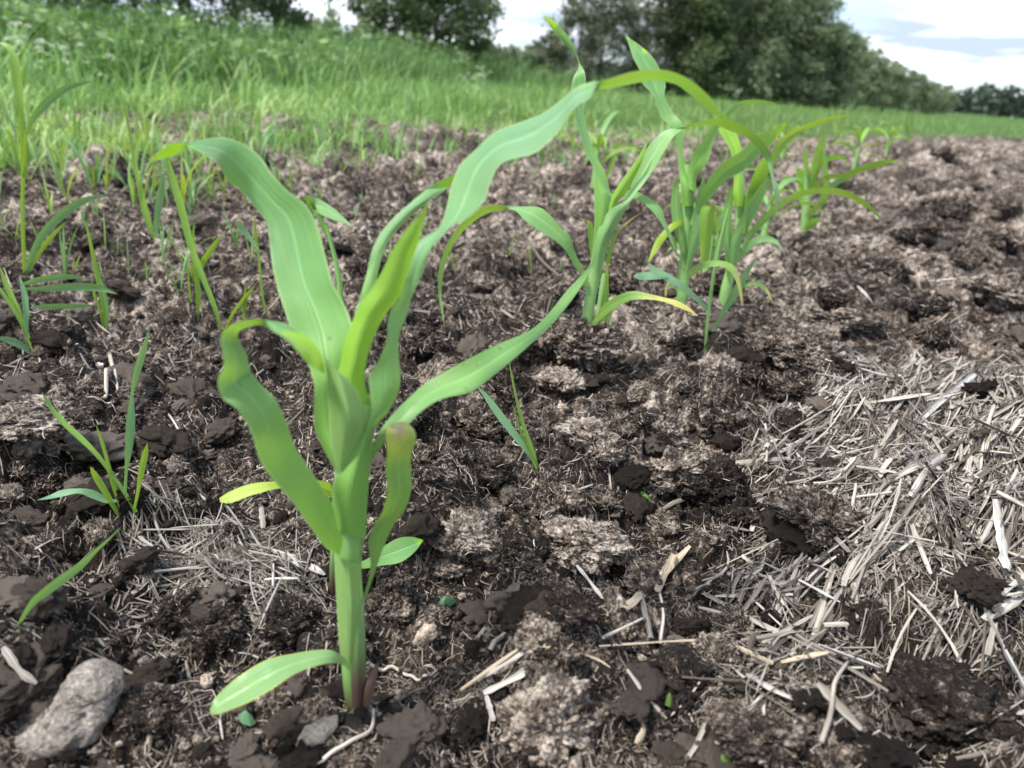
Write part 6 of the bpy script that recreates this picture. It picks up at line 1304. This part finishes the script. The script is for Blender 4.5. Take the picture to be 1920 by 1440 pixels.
# project directions on a cloud layer
zc = wn('Math', {0: wn('Math', {0: sp.outputs[2], 1: 0.0}, operation='MAXIMUM').outputs[0], 1: 0.10}, operation='ADD').outputs[0]
cx = wn('Math', {0: sp.outputs[0], 1: zc}, operation='DIVIDE').outputs[0]; cy = wn('Math', {0: sp.outputs[1], 1: zc}, operation='DIVIDE').outputs[0]
cv = wn('CombineXYZ', {0: cx, 1: cy, 2: 0.0}).outputs[0]
n1 = wn('TexNoise', {'Vector': cv, 'Scale': .55, 'Detail': 6.0, 'Roughness': .52, 'Distortion': .3}).outputs[0]
mask = wn('MapRange', {0: n1, 1: .40, 2: .56, 3: 0.0, 4: 1.0}, interpolation_type='SMOOTHSTEP').outputs[0]
n2 = wn('TexNoise', {'Vector': wn('Mapping', {'Vector': cv, 'Location': (3.1, 1.7, 0.0)}).outputs[0], 'Scale': .8, 'Detail': 5.0, 'Roughness': .55}).outputs[0]
shade = wn('MapRange', {0: n2, 1: .42, 2: .60, 3: 0.0, 4: 1.0}, interpolation_type='SMOOTHSTEP').outputs[0]
cloud = wn('Mix', {0: shade, 6: (9.4, 9.8, 10.4, 1), 7: (3.1, 3.7, 4.6, 1)}, data_type='RGBA').outputs[2]
thin = wn('Mix', {0: .35, 6: sky.outputs[0], 7: (3.4, 4.7, 6.4, 1)}, data_type='RGBA').outputs[2]
col = wn('Mix', {0: mask, 6: thin, 7: cloud}, data_type='RGBA').outputs[2]
bg = wn('Background', {0: col, 1: 0.10}); nt.links.new(bg.outputs[0], out.inputs[0])
sl = bpy.data.lights.new('sun', 'SUN'); sl.energy = 3.0; sl.angle = rad(8); sl.color = (1, .95, .87)
so = bpy.data.objects.new('sun', sl); COL.objects.link(so)
sd = Vector((math.sin(SUN_AZ)*math.cos(SUN_EL), math.cos(SUN_AZ)*math.cos(SUN_EL), math.sin(SUN_EL)))
so.rotation_euler = sd.to_track_quat('Z', 'Y').to_euler(); so.location = (0, 0, 20)

scene.view_settings.view_transform = 'Standard'; scene.view_settings.look = 'None'
scene.view_settings.exposure = 1.2; scene.view_settings.gamma = 1.0
scene.render.engine = 'CYCLES'
cy_ = scene.cycles; cy_.use_denoising = True
try: cy_.denoiser = 'OPENIMAGEDENOISE'
except Exception: pass
cy_.max_bounces = 9; cy_.diffuse_bounces = 5; cy_.transmission_bounces = 5; cy_.glossy_bounces = 2; cy_.transparent_max_bounces = 6
